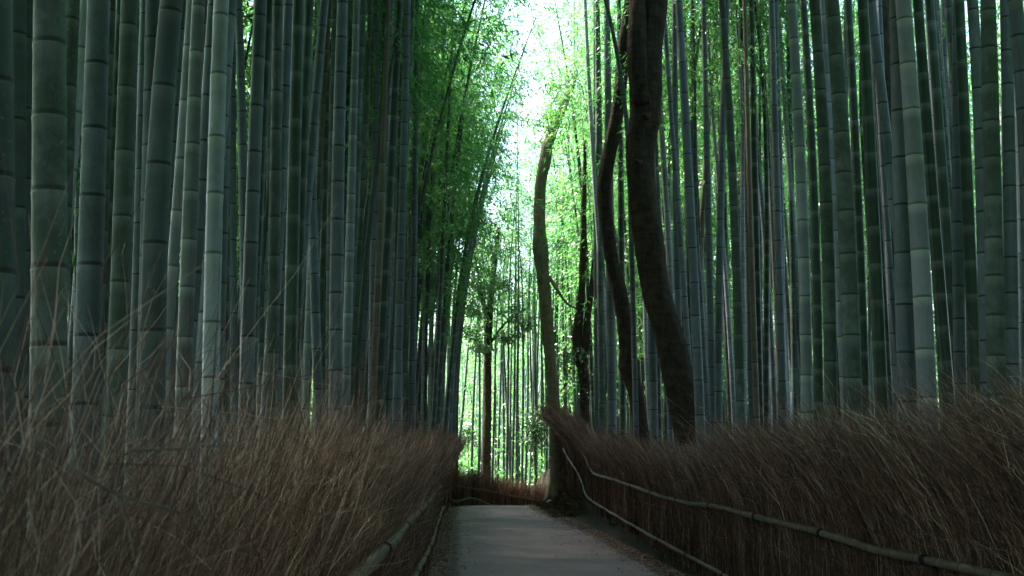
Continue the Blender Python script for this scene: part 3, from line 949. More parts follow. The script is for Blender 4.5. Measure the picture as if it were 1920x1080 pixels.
    N = unit(np.cross(d, rg.normal(0, 0.6, (n, 3)) + np.array([0, 0, 1.0])))
    V, Q = leaf_quads(P, d, N, ll, lw)
    tt = np.repeat(np.clip(rg.normal(0.42, 0.22, n) + 0.5 * clump, 0, 1), 4)
    tag(link('undergrowth', mesh_np('undergrowth', V, Q, mats=[M['leaf']], attr={'tint': tt}, smooth=False)),
        'low green undergrowth at the foot of the far grove', 'undergrowth', kind='stuff')


far_grove()


def overhead():
    '''unseen crowns added over and behind the camera, placed to shade the near culms'''
    rg = np.random.default_rng(15)
    CV, CQ, CM, CT, off = [], [], [], [], 0
    for q in range(125):
        y = rg.uniform(-16, 9)
        left = rg.random() < 0.40
        if not left and y > 2: continue
        x = -rg.uniform(0.9, 11) if left else rg.uniform(5.0, 12)
        zb = rg.uniform(5.8, 8.5) + max(0, y) * 0.45
        z = np.linspace(0, 6.5, 8)
        P = np.stack([x + (0.03 if left else -0.03) * z * z, y + rg.normal(0, 0.01) * z * z, zb + z], -1)
        v, qd, m, t = crown(P, 34, 1.9, rg, lsize=0.24, sprays=6, per=7)
        CV.append(v); CQ.append(qd + off); CM.append(m); CT.append(t); off += len(v)
    for q in range(80):
        y = rg.uniform(-14, 15)
        x = rg.uniform(-1.8, 1.2) if y > 5.5 else rg.uniform(-1.8, 5.0)
        zb = max(6.5, 4.2 + 0.46 * y) + rg.uniform(0, 3)
        z = np.linspace(0, 5, 6)
        P = np.stack([x + 0.12 * z, y + 0 * z, zb + z], -1)
        v, qd, m, t = crown(P, 34, 2.0, rg, lsize=0.26, sprays=6, per=7, droop=0.15)
        v = v[:]; CV.append(v); CQ.append(qd + off); CM.append(m); CT.append(t); off += len(v)
    for q in range(120):
        y = rg.uniform(-14, 15); x = max(0.55 * y + 3.6, 5.0) + rg.uniform(0, 7)
        z = np.linspace(0, 4.5, 6)
        P = np.stack([x + 0 * z, y + 0 * z, rg.uniform(1.0, 7.0) + z], -1)
        v, qd, m, t = crown(P, 32, 1.9, rg, lsize=0.26, sprays=6, per=7, droop=0.1)
        CV.append(v); CQ.append(qd + off); CM.append(m); CT.append(t); off += len(v)
    for q in range(30):
        x, y = rg.uniform(-3.6, -1.3), rg.uniform(1, 9)
        z = np.linspace(0, 4, 6)
        P = np.stack([x + 0 * z, y + 0 * z, 3.6 + 0.46 * y + rg.uniform(0, 2) + z], -1)
        v, qd, m, t = crown(P, 30, 1.4, rg, lsize=0.26, sprays=6, per=7, droop=0.1)
        CV.append(v); CQ.append(qd + off); CM.append(m); CT.append(t); off += len(v)
    for q in range(64):
        y = rg.uniform(7, 24); x = -rg.uniform(2.4, 9)
        z = np.linspace(0, 4, 6)
        P = np.stack([x + 0 * z, y + 0 * z, 2.9 + 0.46 * y + rg.uniform(0, 2.5) + z], -1)
        v, qd, m, t = crown(P, 32, 1.8, rg, lsize=0.26, sprays=6, per=7, droop=0.1)
        CV.append(v); CQ.append(qd + off); CM.append(m); CT.append(t); off += len(v)
    for q in range(42):
        x, y = rg.uniform(-4, 0.6), rg.uniform(-6, 2.8)
        z = np.linspace(0, 4, 6)
        P = np.stack([x + 0 * z, y + 0 * z, rg.uniform(4.6, 7) + z], -1)
        v, qd, m, t = crown(P, 34, 1.8, rg, lsize=0.26, sprays=6, per=7, droop=0.15)
        CV.append(v); CQ.append(qd + off); CM.append(m); CT.append(t); off += len(v)
    for q in range(80):
        y = rg.uniform(-5, 20)
        x = -rg.uniform(2.5, 17) if q < 25 else rg.uniform(6, 17)
        zb = max(3.6, 3.4 + 0.46 * y) + rg.uniform(0, 5)
        if y < 0.5: zb -= 1.5
        z = np.linspace(0, 5, 6)
        P = np.stack([x + 0 * z, y + 0 * z, zb + z], -1)
        v, qd, m, t = crown(P, 34, 2.0, rg, lsize=0.26, sprays=6, per=7, droop=0.15)
        CV.append(v); CQ.append(qd + off); CM.append(m); CT.append(t); off += len(v)
    tag(link('overhead_shade_foliage', mesh_np('overhead_shade_foliage', np.vstack(CV), np.vstack(CQ), mats=[M['leaf'], M['g']], mi=np.concatenate(CM), attr={'tint': np.concatenate(CT)}, smooth=False)),
        'unseen leaf canopy added overhead to shade the near culms', 'foliage', kind='stuff')


overhead()


def grove_around():
    '''unseen grove added beside and behind the camera to block side light'''
    rg = np.random.default_rng(25)
    VV, QQ, off = [], [], 0
    CV, CQ, CM, CT, coff = [], [], [], [], 0
    k = 0
    while k < 230:
        y = rg.uniform(-20, 24); x = rg.uniform(-26, 26)
        if y > 0 and abs(x) < 0.56 * y + 3.0: continue
        if y <= 0 and (AL + SL * y - 1.2 < x < AR + SL * y + 1.2): continue
        k += 1
        g0 = float(ground_h(x, y)); z = np.linspace(0, rg.uniform(11, 15), 9)
        P = np.stack([x + rg.normal(0, .006) * z * z, y + rg.normal(0, .006) * z * z, g0 + z], -1)
        V, Q, T = tube(P, np.linspace(0.056, 0.014, 9), 7, cap=False)
        VV.append(V); QQ.append(Q + off); off += len(V)
        v, q, m, t = crown(P[rg.integers(2, 5):], 30, 1.8, rg, lsize=0.26, sprays=6, per=7)
        CV.append(v); CQ.append(q + coff); CM.append(m); CT.append(t); coff += len(v)
    V = np.vstack(VV)
    tag(link('shade_culms', mesh_np('shade_culms', V, np.vstack(QQ), mats=[M['m']], attr={'nodes': np.tile([1, 1, 0.5, 1], (len(V), 1))})),
        'unseen bamboo stems added around the camera to block side light', 'bamboo grove', kind='stuff')
    tag(link('shade_foliage', mesh_np('shade_foliage', np.vstack(CV), np.vstack(CQ), mats=[M['leaf'], M['g']], mi=np.concatenate(CM), attr={'tint': np.concatenate(CT)}, smooth=False)),
        'unseen leaves added around the camera to block side light', 'foliage', kind='stuff')
    n = 110000
    a = rg.uniform(0, 2 * PI, n); r = rg.uniform(13, 24, n)
    x, y = r * np.sin(a), r * np.cos(a) * 1.1 - 1
    ok = ~((y > 0) & (np.abs(x) < 0.56 * y + 3.5)) & ~((y < 0) & (np.abs(x - 0.8) < 1.6))
    x, y = x[ok], y[ok]; n = len(x)
    P = np.stack([x, y, ground_h(x, y) + 9.5 * rg.random(n) ** 1.2], -1)
    d = unit(rg.normal(0, 0.7, (n, 3)) + np.array([0, 0, -0.4]))
    N = unit(np.cross(d, rg.normal(0, 0.6, (n, 3)) + np.array([0, 0, 1.0])))
    V, Q = leaf_quads(P, d, N, rg.uniform(0.25, 0.45, n), rg.uniform(0.10, 0.18, n))
    tag(link('shade_leaf_mass', mesh_np('shade_leaf_mass', V, Q, mats=[M['leaf']], attr={'tint': np.repeat(np.clip(rg.normal(0.35, 0.2, n), 0, 1), 4)}, smooth=False)),
        'unseen leaf mass added around the camera to block side light', 'undergrowth', kind='stuff')


grove_around()

# ------------------------------------------------------------------ trees
def trunk_mesh(name, P, R, mat, seed, sides=28, rough=0.13, knots=()):
    n = len(P)
    th = np.arange(sides) / sides * 2 * PI
    wob = np.ones((n, sides))
    for a in range(n):
        for b in range(sides):
            c, s_ = math.cos(th[b]), math.sin(th[b])
            wob[a, b] += rough * noise.noise((c * 1.3 + seed, s_ * 1.3, P[a][2] * 1.1)) + rough * 0.45 * noise.noise((c * 4 + seed, s_ * 4, P[a][2] * 4))
    for (zk, ak, amt, sz) in knots:
        for a in range(n):
            dz = (P[a][2] - zk) / sz
            if abs(dz) > 3: continue
            dth = np.abs((th - ak + PI) % (2 * PI) - PI)
            wob[a] += amt * math.exp(-dz * dz) * np.exp(-(dth / 0.8) ** 2)
    V, Q, T = tube(P, R, sides, True, wob)
    return V, Q, T


def tree(name, edges, D, mat, label, seed, group=None, up=3.0, knots=(), root_px=None, flare=0.35, down=True, top_dir=None):
    """edges: (row, left px, right px) from top to bottom"""
    C = np.array([at((l + r) / 2, y, D) for y, l, r in edges])[::-1]
    Rr = np.array([0.96 * (r - l) / 2 * (D * CP + (at((l + r) / 2, y, D)[2] - CAMZ) * SP) / F for y, l, r in edges])[::-1]
    if down:
        g = float(ground_h(C[0][0], D)) - 0.1
        d0 = C[0] - C[1]; d0 = d0 / abs(d0[2])
        foot = C[0] + d0 * (C[0][2] - g)
        C = np.vstack([foot, C]); Rr = np.concatenate([[Rr[0] * (1 + flare)], Rr])
    if up:
        d1 = C[-1] - C[-3]; d1 = d1 / np.linalg.norm(d1)
        if top_dir is not None: d1 = np.array(top_dir)
        C = np.vstack([C, C[-1] + d1 * up * 0.5, C[-1] + d1 * up]); Rr = np.concatenate([Rr, [Rr[-1] * 0.85, Rr[-1] * 0.6]])
    dd = np.concatenate([[0], np.cumsum(np.linalg.norm(np.diff(C, axis=0), axis=1))])
    P, s = smooth_path(C, 0.12)
    R = np.interp(s / s[-1] * dd[-1], dd, Rr)
    root = empty(name, P[0])
    V, Q, T = trunk_mesh('trunk', P, R, mat, seed, knots=knots)
    link('trunk', mesh_np('trunk', V - P[0], Q, T, [mat]), root)
    tag(root, label, 'tree', group)
    return root, P, R


def limb(root, pts, r0, r1, mat, seed, name='branch'):
    base = np.array(root.location)
    P, s = smooth_path(np.array(pts), 0.12)
    R = np.linspace(r0, r1, len(P))
    V, Q, T = trunk_mesh('branch', P, R, mat, seed, 12, 0.12)
    return link(name, mesh_np(name, V - base, Q, T, [mat]), root)


def leaf_clumps(root, clumps, n, size, rng, mat=None, name='foliage', tint=0.4):
    base = np.array(root.location)
    LP, LD, LN, LL, LW, LT = [], [], [], [], [], []
    for (c, rad) in clumps:
        c = np.array(c)
        subs = c + rng.normal(0, 0.5, (max(3, n // 14), 3)) * np.array(rad)
        for sc in subs:
            m = 14
            p = sc + rng.normal(0, 0.16, (m, 3)) * np.array([1, 1, 0.45])
            d = unit(rng.normal(0, 0.7, (m, 3)) + np.array([0, 0, -0.25]))
            LP.append(p); LD.append(d)
            LN.append(unit(np.cross(d, rng.normal(0, 0.4, (m, 3)) + np.array([0, 0, 1.0]))))
            LL.append(size * rng.uniform(0.7, 1.3, m)); LW.append(size * rng.uniform(0.35, 0.5, m))
            LT.append(np.clip(rng.normal(tint, 0.2, m), 0, 1))
    V, Q = leaf_quads(np.vstack(LP), np.vstack(LD), np.vstack(LN), np.concatenate(LL), np.concatenate(LW))
    return link(name, mesh_np(name, V - base, Q, mats=[mat or M['bleaf']], attr={'tint': np.repeat(np.concatenate(LT), 4)}, smooth=False), root)


rgt = np.random.default_rng(77)
# the thick dark trunk
t1, P1, R1 = tree('tree', [(-60, 1214, 1262), (0, 1204, 1252), (75, 1194, 1243), (125, 1184, 1241), (175, 1181, 1242), (240, 1177, 1236), (275, 1173, 1228), (350, 1178, 1230), (435, 1184, 1244),
                           (540, 1200, 1256), (615, 1222, 1278), (690, 1237, 1299), (740, 1249, 1307), (805, 1260, 1318)], 16.5, M['bark'],
                  'thick dark brown tree trunk leaning out of the right brush, swollen near its top', 1.0, up=2.0,
                  knots=[(at(0, 230, 16.5)[2], 4.7, 0.10, 0.18), (at(0, 165, 16.5)[2], 0.0, 0.10, 0.3), (at(0, 75, 16.5)[2], 4.4, 0.10, 0.2)])
limb(t1, [at(1205, 200, 16.4), at(1197, 140, 16.35), at(1194, 75, 16.3), at(1194, 0, 16.35), at(1190, -90, 16.6), at(1180, -170, 17.0)], 0.17, 0.10, M['bark'], 3)
limb(t1, [at(1215, 215, 16.3), at(1212, 222, 16.15), at(1207, 214, 16.05)], 0.05, 0.03, M['bark'], 8, 'branch_stub')
limb(t1, [at(1203, 300, 16.4), at(1196, 306, 16.15), at(1192, 300, 16.05)], 0.05, 0.03, M['bark'], 12, 'branch_stub')
tp = P1[-1]
limb(t1, [tp - [0, 0, .5], tp + [-0.9, 0.3, 1.6], tp + [-1.2, 0.4, 3.6]], 0.24, 0.10, M['bark'], 4)
limb(t1, [tp - [0, 0, .4], tp + [0.7, -0.2, 1.4], tp + [1.6, 0.2, 3.4]], 0.26, 0.10, M['bark'], 5)
leaf_clumps(t1, [(tp + [-1.2, .4, 4.2], (2.2, 2.2, 1.6)), (tp + [1.6, .2, 4.2], (2.4, 2.2, 1.6)), (tp + [0, 0, 5.5], (2.6, 2.6, 1.4))], 900, 0.14, rgt, name='crown')
# the slimmer dark trunk beside it
t2, P2, R2 = tree('tree', [(30, 1166, 1190), (100, 1156, 1181), (200, 1147, 1171), (275, 1130, 1158), (360, 1118, 1145), (435, 1127, 1153), (500, 1136, 1163), (540, 1145, 1175),
                           (615, 1157, 1188), (660, 1161, 1193), (690, 1162, 1197), (740, 1177, 1206), (805, 1187, 1217)], 20.6, M['bark'],
                  'slender crooked dark trunk with a knob halfway, left beside the thick trunk', 9.0, up=2.5, top_dir=(0.12, 0.1, 1.0),
                  knots=[(at(0, 684, 20.6)[2], 3.4, 0.35, 0.12), (at(0, 684, 20.6)[2], 0.3, 0.25, 0.12), (at(0, 265, 20.6)[2], 3.3, 0.18, 0.15), (at(0, 365, 20.6)[2], 3.1, 0.15, 0.2)])
tp = P2[-1]
leaf_clumps(t2, [(tp + [-0.6, .4, 0.8], (1.8, 1.8, 1.2)), (tp + [0.4, .8, 1.8], (1.8, 1.8, 1.2))], 700, 0.14, rgt, name='crown')
# forked dark trunk
t3, P3, R3 = tree('tree', [(360, 1090, 1100), (385, 1089, 1100), (500, 1086, 1099), (540, 1084, 1097), (590, 1077, 1094), (630, 1072, 1092), (670, 1076, 1100), (715, 1085, 1106), (765, 1087, 1106)], 29.0, M['bark'],
                  'dark forked tree trunk with leafy shoots, behind the far end of the right brush', 15.0, up=1.5)
limb(t3, [at(1094, 690, 29), at(1099, 640, 28.9), at(1102, 590, 28.9), at(1110, 540, 28.9), at(1113, 500, 28.9), at(1122, 420, 28.9)], 0.11, 0.05, M['bark'], 17)
leaf_clumps(t3, [(at(1096, 700, 28.7), (0.35, 0.3, 0.3)), (at(1090, 660, 28.7), (0.2, 0.2, 0.15)), (at(1105, 730, 28.7), (0.25, 0.2, 0.2))], 90, 0.12, rgt)
leaf_clumps(t3, [(P3[-1] + [0, 0, .8], (1.6, 1.6, 1.0)), (P3[-1] + [-.6, .3, 1.6], (1.6, 1.6, 1.0))], 320, 0.14, rgt, name='crown', tint=0.7)
# the tall brown trunk at the bend
t4, P4, R4 = tree('tree', [(262, 1020, 1040), (300, 1010, 1035), (350, 1003, 1024), (420, 1000, 1023), (470, 1000, 1029), (520, 1006, 1031), (600, 1013, 1038), (690, 1022, 1044), (760, 1027, 1051), (850, 1030, 1058), (905, 1030, 1064)], 31.2, M['bark2'],
                  'tall brown trunk standing at the end of the path, its foot in a mossy bank', 23.0, up=2.4, flare=0.55, top_dir=(0.35, 0.2, 0.93),
                  knots=[(at(0, 455, 31.2)[2], 0.2, 0.12, 0.4)])
limb(t4, [at(1030, 520, 31.2), at(1048, 548, 30.8), at(1062, 568, 30.6), at(1082, 580, 30.4)], 0.06, 0.025, M['bark2'], 29)
for q, (a, b) in enumerate([((1036, 915), (1020, 938)), ((1052, 915), (1066, 938)), ((1042, 918), (1040, 944))]):
    limb(t4, [at(a[0], a[1], 31.2), at((a[0] + b[0]) / 2, (a[1] + b[1]) / 2 + 4, 31.0), at(b[0], b[1] + 4, 30.8)], 0.11, 0.03, M['bark2'], 31 + q, 'root')
tp = P4[-1]
leaf_clumps(t4, [(tp + [0, 0, .6], (2.0, 1.6, 1.2)), (tp + [.8, .3, 1.8], (2.2, 2, 1.4)), (at(1034, 250, 30.5), (0.6, 0.25, 0.38)), (at(1048, 212, 30.4), (0.7, 0.3, 0.5)), (at(1062, 165, 30.4), (0.8, 0.3, 0.5)), (at(1030, 205, 30.4), (0.7, 0.4, 0.6)), (at(1050, 200, 32), (1.6, 1.2, 1.0))], 230, 0.15, rgt, M['leaf'], name='crown', tint=0.6)
# straight brown trunk in the right grove
t5, P5, R5 = tree('tree', [(0, 1624, 1668), (150, 1634, 1673), (300, 1645, 1680), (450, 1654, 1690), (700, 1668, 1706)], 15.0, M['bark'],
                  'straight brown tree trunk half hidden behind bamboo in the right grove', 41.0, up=3.0)
leaf_clumps(t5, [(P5[-1] + [0, 0, 1], (2.2, 2.2, 1.4)), (P5[-1] + [.8, .8, 2.2], (2.2, 2.2, 1.2))], 800, 0.14, rgt, name='crown')
# dark tree with leaf sprays in the gap
t6, P6, R6 = tree('tree', [(500, 921, 932), (560, 914, 926), (590, 908, 925), (640, 907, 923), (720, 906, 922), (800, 905, 921), (880, 902, 920)], 42.0, M['bark'],
                  'dark slim tree with layered leaf sprays in the gap beyond the path', 55.0, up=1.6)
limb(t6, [at(914, 600, 42), at(904, 560, 41.8), at(898, 520, 41.6), at(890, 480, 41.4)], 0.11, 0.03, M['bark'], 57)
limb(t6, [at(916, 650, 42), at(935, 620, 41.6), at(955, 600, 41.3), at(980, 590, 41.0)], 0.06, 0.015, M['bark'], 58)
limb(t6, [at(912, 660, 42), at(895, 640, 41.6), at(872, 632, 41.3)], 0.05, 0.015, M['bark'], 59)
W_ = lambda px, py, rx, ry, D=41.4: (at(px, py, D), (rx * D / F, 0.5, ry * D / F))
leaf_clumps(t6, [W_(912, 505, 36, 26), W_(905, 548, 40, 22), W_(940, 540, 28, 16), W_(925, 470, 30, 20), W_(958, 590, 40, 16), W_(985, 612, 26, 18), W_(950, 632, 26, 12), W_(884, 626, 26, 13), W_(900, 652, 20, 8), W_(888, 585, 18, 10), W_(885, 530, 18, 14)],
            330, 0.17, rgt, tint=0.35)


def shrub(px, py, D, rx, ry, label, n=500):
    g = float(ground_h((px - 960) / F * D, D))
    root = empty('shrub', ((px - 960) / F * D, D, g))
    tag(root, label, 'shrub')
    top = at(px, py, D)
    rr = np.random.default_rng(int(px))
    link('stem', (lambda V, Q, T: mesh_np('stem', V, Q, T, [M['bark']]))(*tube(np.array([[0, 0, 0], [0.05, 0, (top[2] - g) * 0.5], [0, 0, top[2] - g]]), [0.03, 0.022, 0.01], 8)), root)
    leaf_clumps(root, [(top, (rx * D / F, 0.5, ry * D / F)), (top - [0, 0, ry * D / F], (rx * 0.8 * D / F, 0.5, ry * D / F))], n, 0.16, rr)
    return root


shrub(1002, 795, 39.5, 26, 26, 'small dark leafy shrub in the gap left of the tall brown trunk', 420)
shrub(878, 800, 46.0, 16, 20, 'dim green shrub between thin culms in the gap, left of the slim dark tree', 240)
shrub(1064, 660, 44.0, 24, 60, 'bright green bush behind the tall brown trunk, left of the forked trunk', 700)

# ------------------------------------------------------------------ brush fences
def strands(n, fn, seg=5):
    """fn(n) -> root (n,3), control arrays; builds tapered ribbons. returns V,Q,tint"""
    P, w, tint, side = fn(n)                # P (n,seg,3)
    T = np.gradient(P, axis=1)
    sd = unit(np.cross(T, side[:, None, :]))
    prof = np.linspace(1.0, 0.35, P.shape[1])[None, :, None]
    h = sd * w[:, None, None] * 0.5 * prof
    V = np.stack([P - h, P + h], 2).reshape(-1, 3)
    m = P.shape[1]
    base = (np.arange(n) * m * 2)[:, None]
    k = (np.arange(m - 1) * 2)[None, :]
    Q = np.stack([base + k, base + k + 1, base + k + 3, base + k + 2], -1).reshape(-1, 4)
    return V, Q, np.repeat(tint, m * 2)


def n1d(v, sc, seed):
    return np.array([noise.noise((float(a) * sc, seed, seed * 1.7)) for a in v])


def fence_line(line, s):
    P = np.asarray(line)
    d = np.concatenate([[0], np.cumsum(np.linalg.norm(np.diff(P[:, :2], axis=0), axis=1))])
    xy = np.stack([np.interp(s, d, P[:, k]) for k in range(P.shape[1])], -1)
    e = 0.3
    a = np.stack([np.interp(s - e, d, P[:, k]) for k in (0, 1)], -1)
    b = np.stack([np.interp(s + e, d, P[:, k]) for k in (0, 1)], -1)
    t = unit(b - a)
    return xy, t, d[-1]


def brush_geo(line, inward, n_main, wfun, reach_f, lean_f, railz, dens, rg, thick=0.16, twig=2, loose=0.06, stray=0.12):
    """line rows: x, y, ground z, top z (absolute). inward=+1/-1: which side of the line the path is"""
    tot = fence_line(line, np.array([0.0]))[2]
    cs = np.linspace(0, tot, 2000)
    w = dens(fence_line(line, cs)[0][:, 1]); cdf = np.cumsum(w); cdf /= cdf[-1]

    def main(n):
        s = np.interp(rg.random(n), cdf, cs)
        xy, t, _ = fence_line(line, s)
        nrm = np.stack([t[:, 1], -t[:, 0]], -1) * inward
        g, top = xy[:, 2], xy[:, 3]
        cl = n1d(s, 1.3, 3.1); cl2 = n1d(s, 4.0, 8.3)
        hgt = (top - g)
        bid = (s / 0.085).astype(int)
        brnd = rg.normal(0, 1, (bid.max() + 2, 4))
        b_ = brnd[bid]
        u = rg.random(n)
        tip = g + hgt * (1.0 - 0.62 * u ** 1.7) + hgt * 0.05 * cl + 0.05 * cl2 + 0.055 * b_[:, 0]
        st = rg.random(n) < loose
        tip = np.where(st, tip + rg.exponential(stray, n), tip)
        z0 = g + rg.uniform(-0.03, 0.45, n) * np.where(rg.random(n) < 0.5, 0.2, 1.0)
        off = rg.normal(0, thick * 0.5, n).clip(-thick, thick)
        K = 6
        k = np.linspace(0, 1, K)
        z = z0[:, None] + (tip - z0)[:, None] * k[None]
        zr = (g + railz)[:, None]
        f = np.clip((z - zr) / 1.0, 0, 1.5) ** 1.5
        rch = (reach_f(xy[:, 1]) * (1 + 0.35 * cl + 0.25 * cl2) + rg.normal(0, 0.07, n) + 0.07 * b_[:, 1])[:, None]
        al = (lean_f(xy[:, 1]) + np.where(rg.random(n) < 0.12, rg.normal(-0.1, 0.8, n), rg.normal(0, 0.20, n)) + 0.20 * cl2 + 0.16 * b_[:, 2])[:, None]
        bow = np.clip(z - g[:, None], 0, None)
        o = off[:, None] * (1 + 1.1 * f) + rch * f
        # curve of the flare: the outermost stalks droop a little
        z = z - 0.25 * np.clip(o - 0.2, 0, None) ** 1.5
        X = xy[:, 0][:, None] + nrm[:, 0][:, None] * o + t[:, 0][:, None] * al * (f + 0.14 * bow)
        Y = xy[:, 1][:, None] + nrm[:, 1][:, None] * o + t[:, 1][:, None] * al * (f + 0.14 * bow)
        P = np.stack([X, Y, z], -1)
        P[:, 1:-1] += rg.normal(0, 0.017, (n, K - 2, 3))
        P[:, -1] += rg.normal(0, 0.022, (n, 3))
        wd = wfun(xy[:, 1]) * rg.uniform(0.6, 1.35, n)
        tint = np.clip(np.where(rg.random(n) < 0.16, rg.uniform(0.6, 1.0, n), rg.beta(1.4, 4.6, n)) + 0.08 * cl + 0.10 * b_[:, 3], 0, 1)
        side = unit(rg.normal(0, 1, (n, 3)))
        main.keep = (P, wd, tint)
        return P, wd, tint, side

    V1, Q1, t1_ = strands(n_main, main)
    P, wd, tint = main.keep

    def twigs(n):
        idx = rg.integers(0, len(P), n)
        kk = (0.25 + 0.72 * rg.random(n) ** 0.8) * (P.shape[1] - 1)
        i0 = kk.astype(int); fr = (kk - i0)[:, None]
        a = P[idx, i0] * (1 - fr) + P[idx, i0 + 1] * fr
        d = unit(P[idx, i0 + 1] - P[idx, i0])
        dd = unit(d + rg.normal(0, 0.42, (n, 3)))
        ln = 0.05 + 0.22 * rg.random(n) ** 1.6
        k = np.linspace(0, 1, 4)
        PP = a[:, None, :] + dd[:, None, :] * (ln[:, None] * k[None])[..., None]
        PP[:, 2:] += rg.normal(0, 0.10, (n, 1, 3)) * ln[:, None, None]
        PP[:, 3:] += rg.normal(0, 0.10, (n, 1, 3)) * ln[:, None, None]
        PP += (d * 0.12)[:, None, :] * (ln[:, None] * k[None] ** 2)[..., None]
        return PP, wd[idx] * 0.72, np.clip(np.where(rg.random(n) < 0.2, rg.uniform(0.45, 1.0, n), tint[idx] + 0.05), 0, 1), unit(rg.normal(0, 1, (n, 3)))
    V2, Q2, t2_ = strands(int(n_main * twig), twigs)
    return np.vstack([V1, V2]), np.vstack([Q1, Q2 + len(V1)]), np.concatenate([t1_, t2_])


def rail_part(root, pts, r, rg, name='rail', ties=True, label=None):
    base = np.array(root.location)
    P, s = smooth_path(np.array(pts), 0.15)
    P = P + np.stack([n1d(s, 1.1, 2.2), n1d(s, 1.1, 4.2), n1d(s, 1.3, 6.2)], -1) * 0.012
    R = np.full(len(P), r) * (1 + 0.10 * n1d(s, 0.8, 9.1))
    ns = np.cumsum(rg.uniform(0.22, 0.40, 300)); ns = ns[ns < s[-1] - 0.08]
    V, Q, T, A = culm_geo(P - base, R, ns, s, 12, True)
    o = link(name, mesh_np(name, V, Q, T, [M['rail']], attr={'nodes': A}), root)
    if label: o['label'] = label
    if ties:
        for q in np.arange(0.7, s[-1], 1.9):
            c = np.array([np.interp(q, s, P[:, k]) for k in range(3)])
            c2 = np.array([np.interp(min(q + 0.02, s[-1]), s, P[:, k]) for k in range(3)])
            ax = unit(c2 - c)
            tt = []
            for k in np.linspace(-0.035, 0.035, 7):
                tt.append(c + ax * k)
            rr = r * np.array([1.10, 1.22, 1.14, 1.24, 1.14, 1.22, 1.10])
            V, Q, T = tube(np.array(tt) - base, rr, 12)
            link('tie', mesh_np('tie', V, Q, T, [M['tie']]), o)
    return o


rgf = np.random.default_rng(4)
# ---- left fence
yl = np.concatenate([np.linspace(0.55, 26, 60), np.linspace(26.4, 29.5, 8)])
topL = np.interp(yl, [0.5, 2, 4, 8, 14, 22, 29.5], [1.56, 1.54, 1.51, 1.57, 1.68, 1.82, 1.86])
lineL = np.stack([AL + SL * yl + 0.10 * sstep(26, 29.5, yl), yl, np.zeros_like(yl), topL], -1)
fl = empty('brush_fence', (AL + SL * 8, 8, 0))
tag(fl, 'long dry brown brush fence with bamboo rails along the left of the path', 'fence')
base = np.array(fl.location)
densL = lambda y: 1.0 / (0.28 + 0.058 * y)
V, Q, tn = brush_geo(lineL, 1, 40000, lambda y: 0.0014 + 0.00034 * np.minimum(y, 9) + 0.00022 * np.clip(y - 9, 0, 30), lambda y: 0.05 + 0.011 * y, lambda y: 0.42 + 0 * y, 0.80, densL, rgf, thick=0.10, loose=0.08, twig=4.5, stray=0.09)
o = link('brush', mesh_np('brush', V - base, Q, mats=[M['brush']], attr={'tint': tn}, smooth=False), fl); o['kind'] = 'stuff'
UL = [(560, 1200), (670, 1080), (740, 1010), (785, 960), (812, 928), (826, 912)]
rail_part(fl, [on_line(x, y, AL + 0.16) for x, y in UL], 0.026, rgf)
LLr = [(700, 1290), (745, 1150), (790, 1058), (812, 1010), (826, 965), (832, 950)]
rail_part(fl, [on_line(x, y, AL + 0.14) for x, y in LLr], 0.024, rgf)

# ---- right fence
UR = [(2300, 1172), (1990, 1108), (1870, 1080), (1760, 1055), (1640, 1030), (1540, 1000), (1440, 975), (1361, 954), (1283, 942), (1230, 928), (1194, 915), (1155, 901), (1123, 892), (1109, 882), (1095, 853), (1081, 832), (1063, 811), (1052, 798)]
LR = [(1500, 1165), (1347, 1073), (1283, 1040), (1212, 1000), (1159, 970), (1105, 935), (1093, 910), (1081, 882), (1066, 860), (1056, 841)]
UPts = [on_line(x, y, AR - 0.16) for x, y in UR]
LPts = [on_line(x, y, AR - 0.18) for x, y in LR]
yr = np.concatenate([np.linspace(2.4, 24, 60), np.linspace(24.4, 31.6, 24)])
railz = np.interp(yr, [p[1] for p in UPts], [p[2] for p in UPts])
gR = railz - 0.84 - 0.55 * sstep(24, 28, yr)
topR = railz + np.interp(yr, [2, 6, 9, 12, 14, 17, 21, 26, 28, 32], [0.95, 0.93, 0.86, 0.74, 0.70, 0.76, 0.85, 0.85, 0.80, 0.66])
lineR = np.stack([AR + SL * yr, yr, gR, topR], -1)
fr = empty('brush_fence', (AR + SL * 10, 10, 0))
tag(fr, 'dry brush fence on the right, climbing the bank with two bamboo rails', 'fence')
base = np.array(fr.location)
densR = lambda y: 1.0 / (0.6 + 0.045 * y)
V, Q, tn = brush_geo(lineR, -1, 36000, lambda y: 0.0036 + 0.00020 * y, lambda y: 0.20 + 0.006 * y, lambda y: 0.34 + 0 * y, 0.85, densR, rgf, thick=0.13, loose=0.12, twig=3.6, stray=0.13)
o = link('brush', mesh_np('brush', V - base, Q, mats=[M['brush']], attr={'tint': tn}, smooth=False), fr); o['kind'] = 'stuff'
rail_part(fr, UPts, 0.028, rgf)
rail_part(fr, LPts, 0.026, rgf)

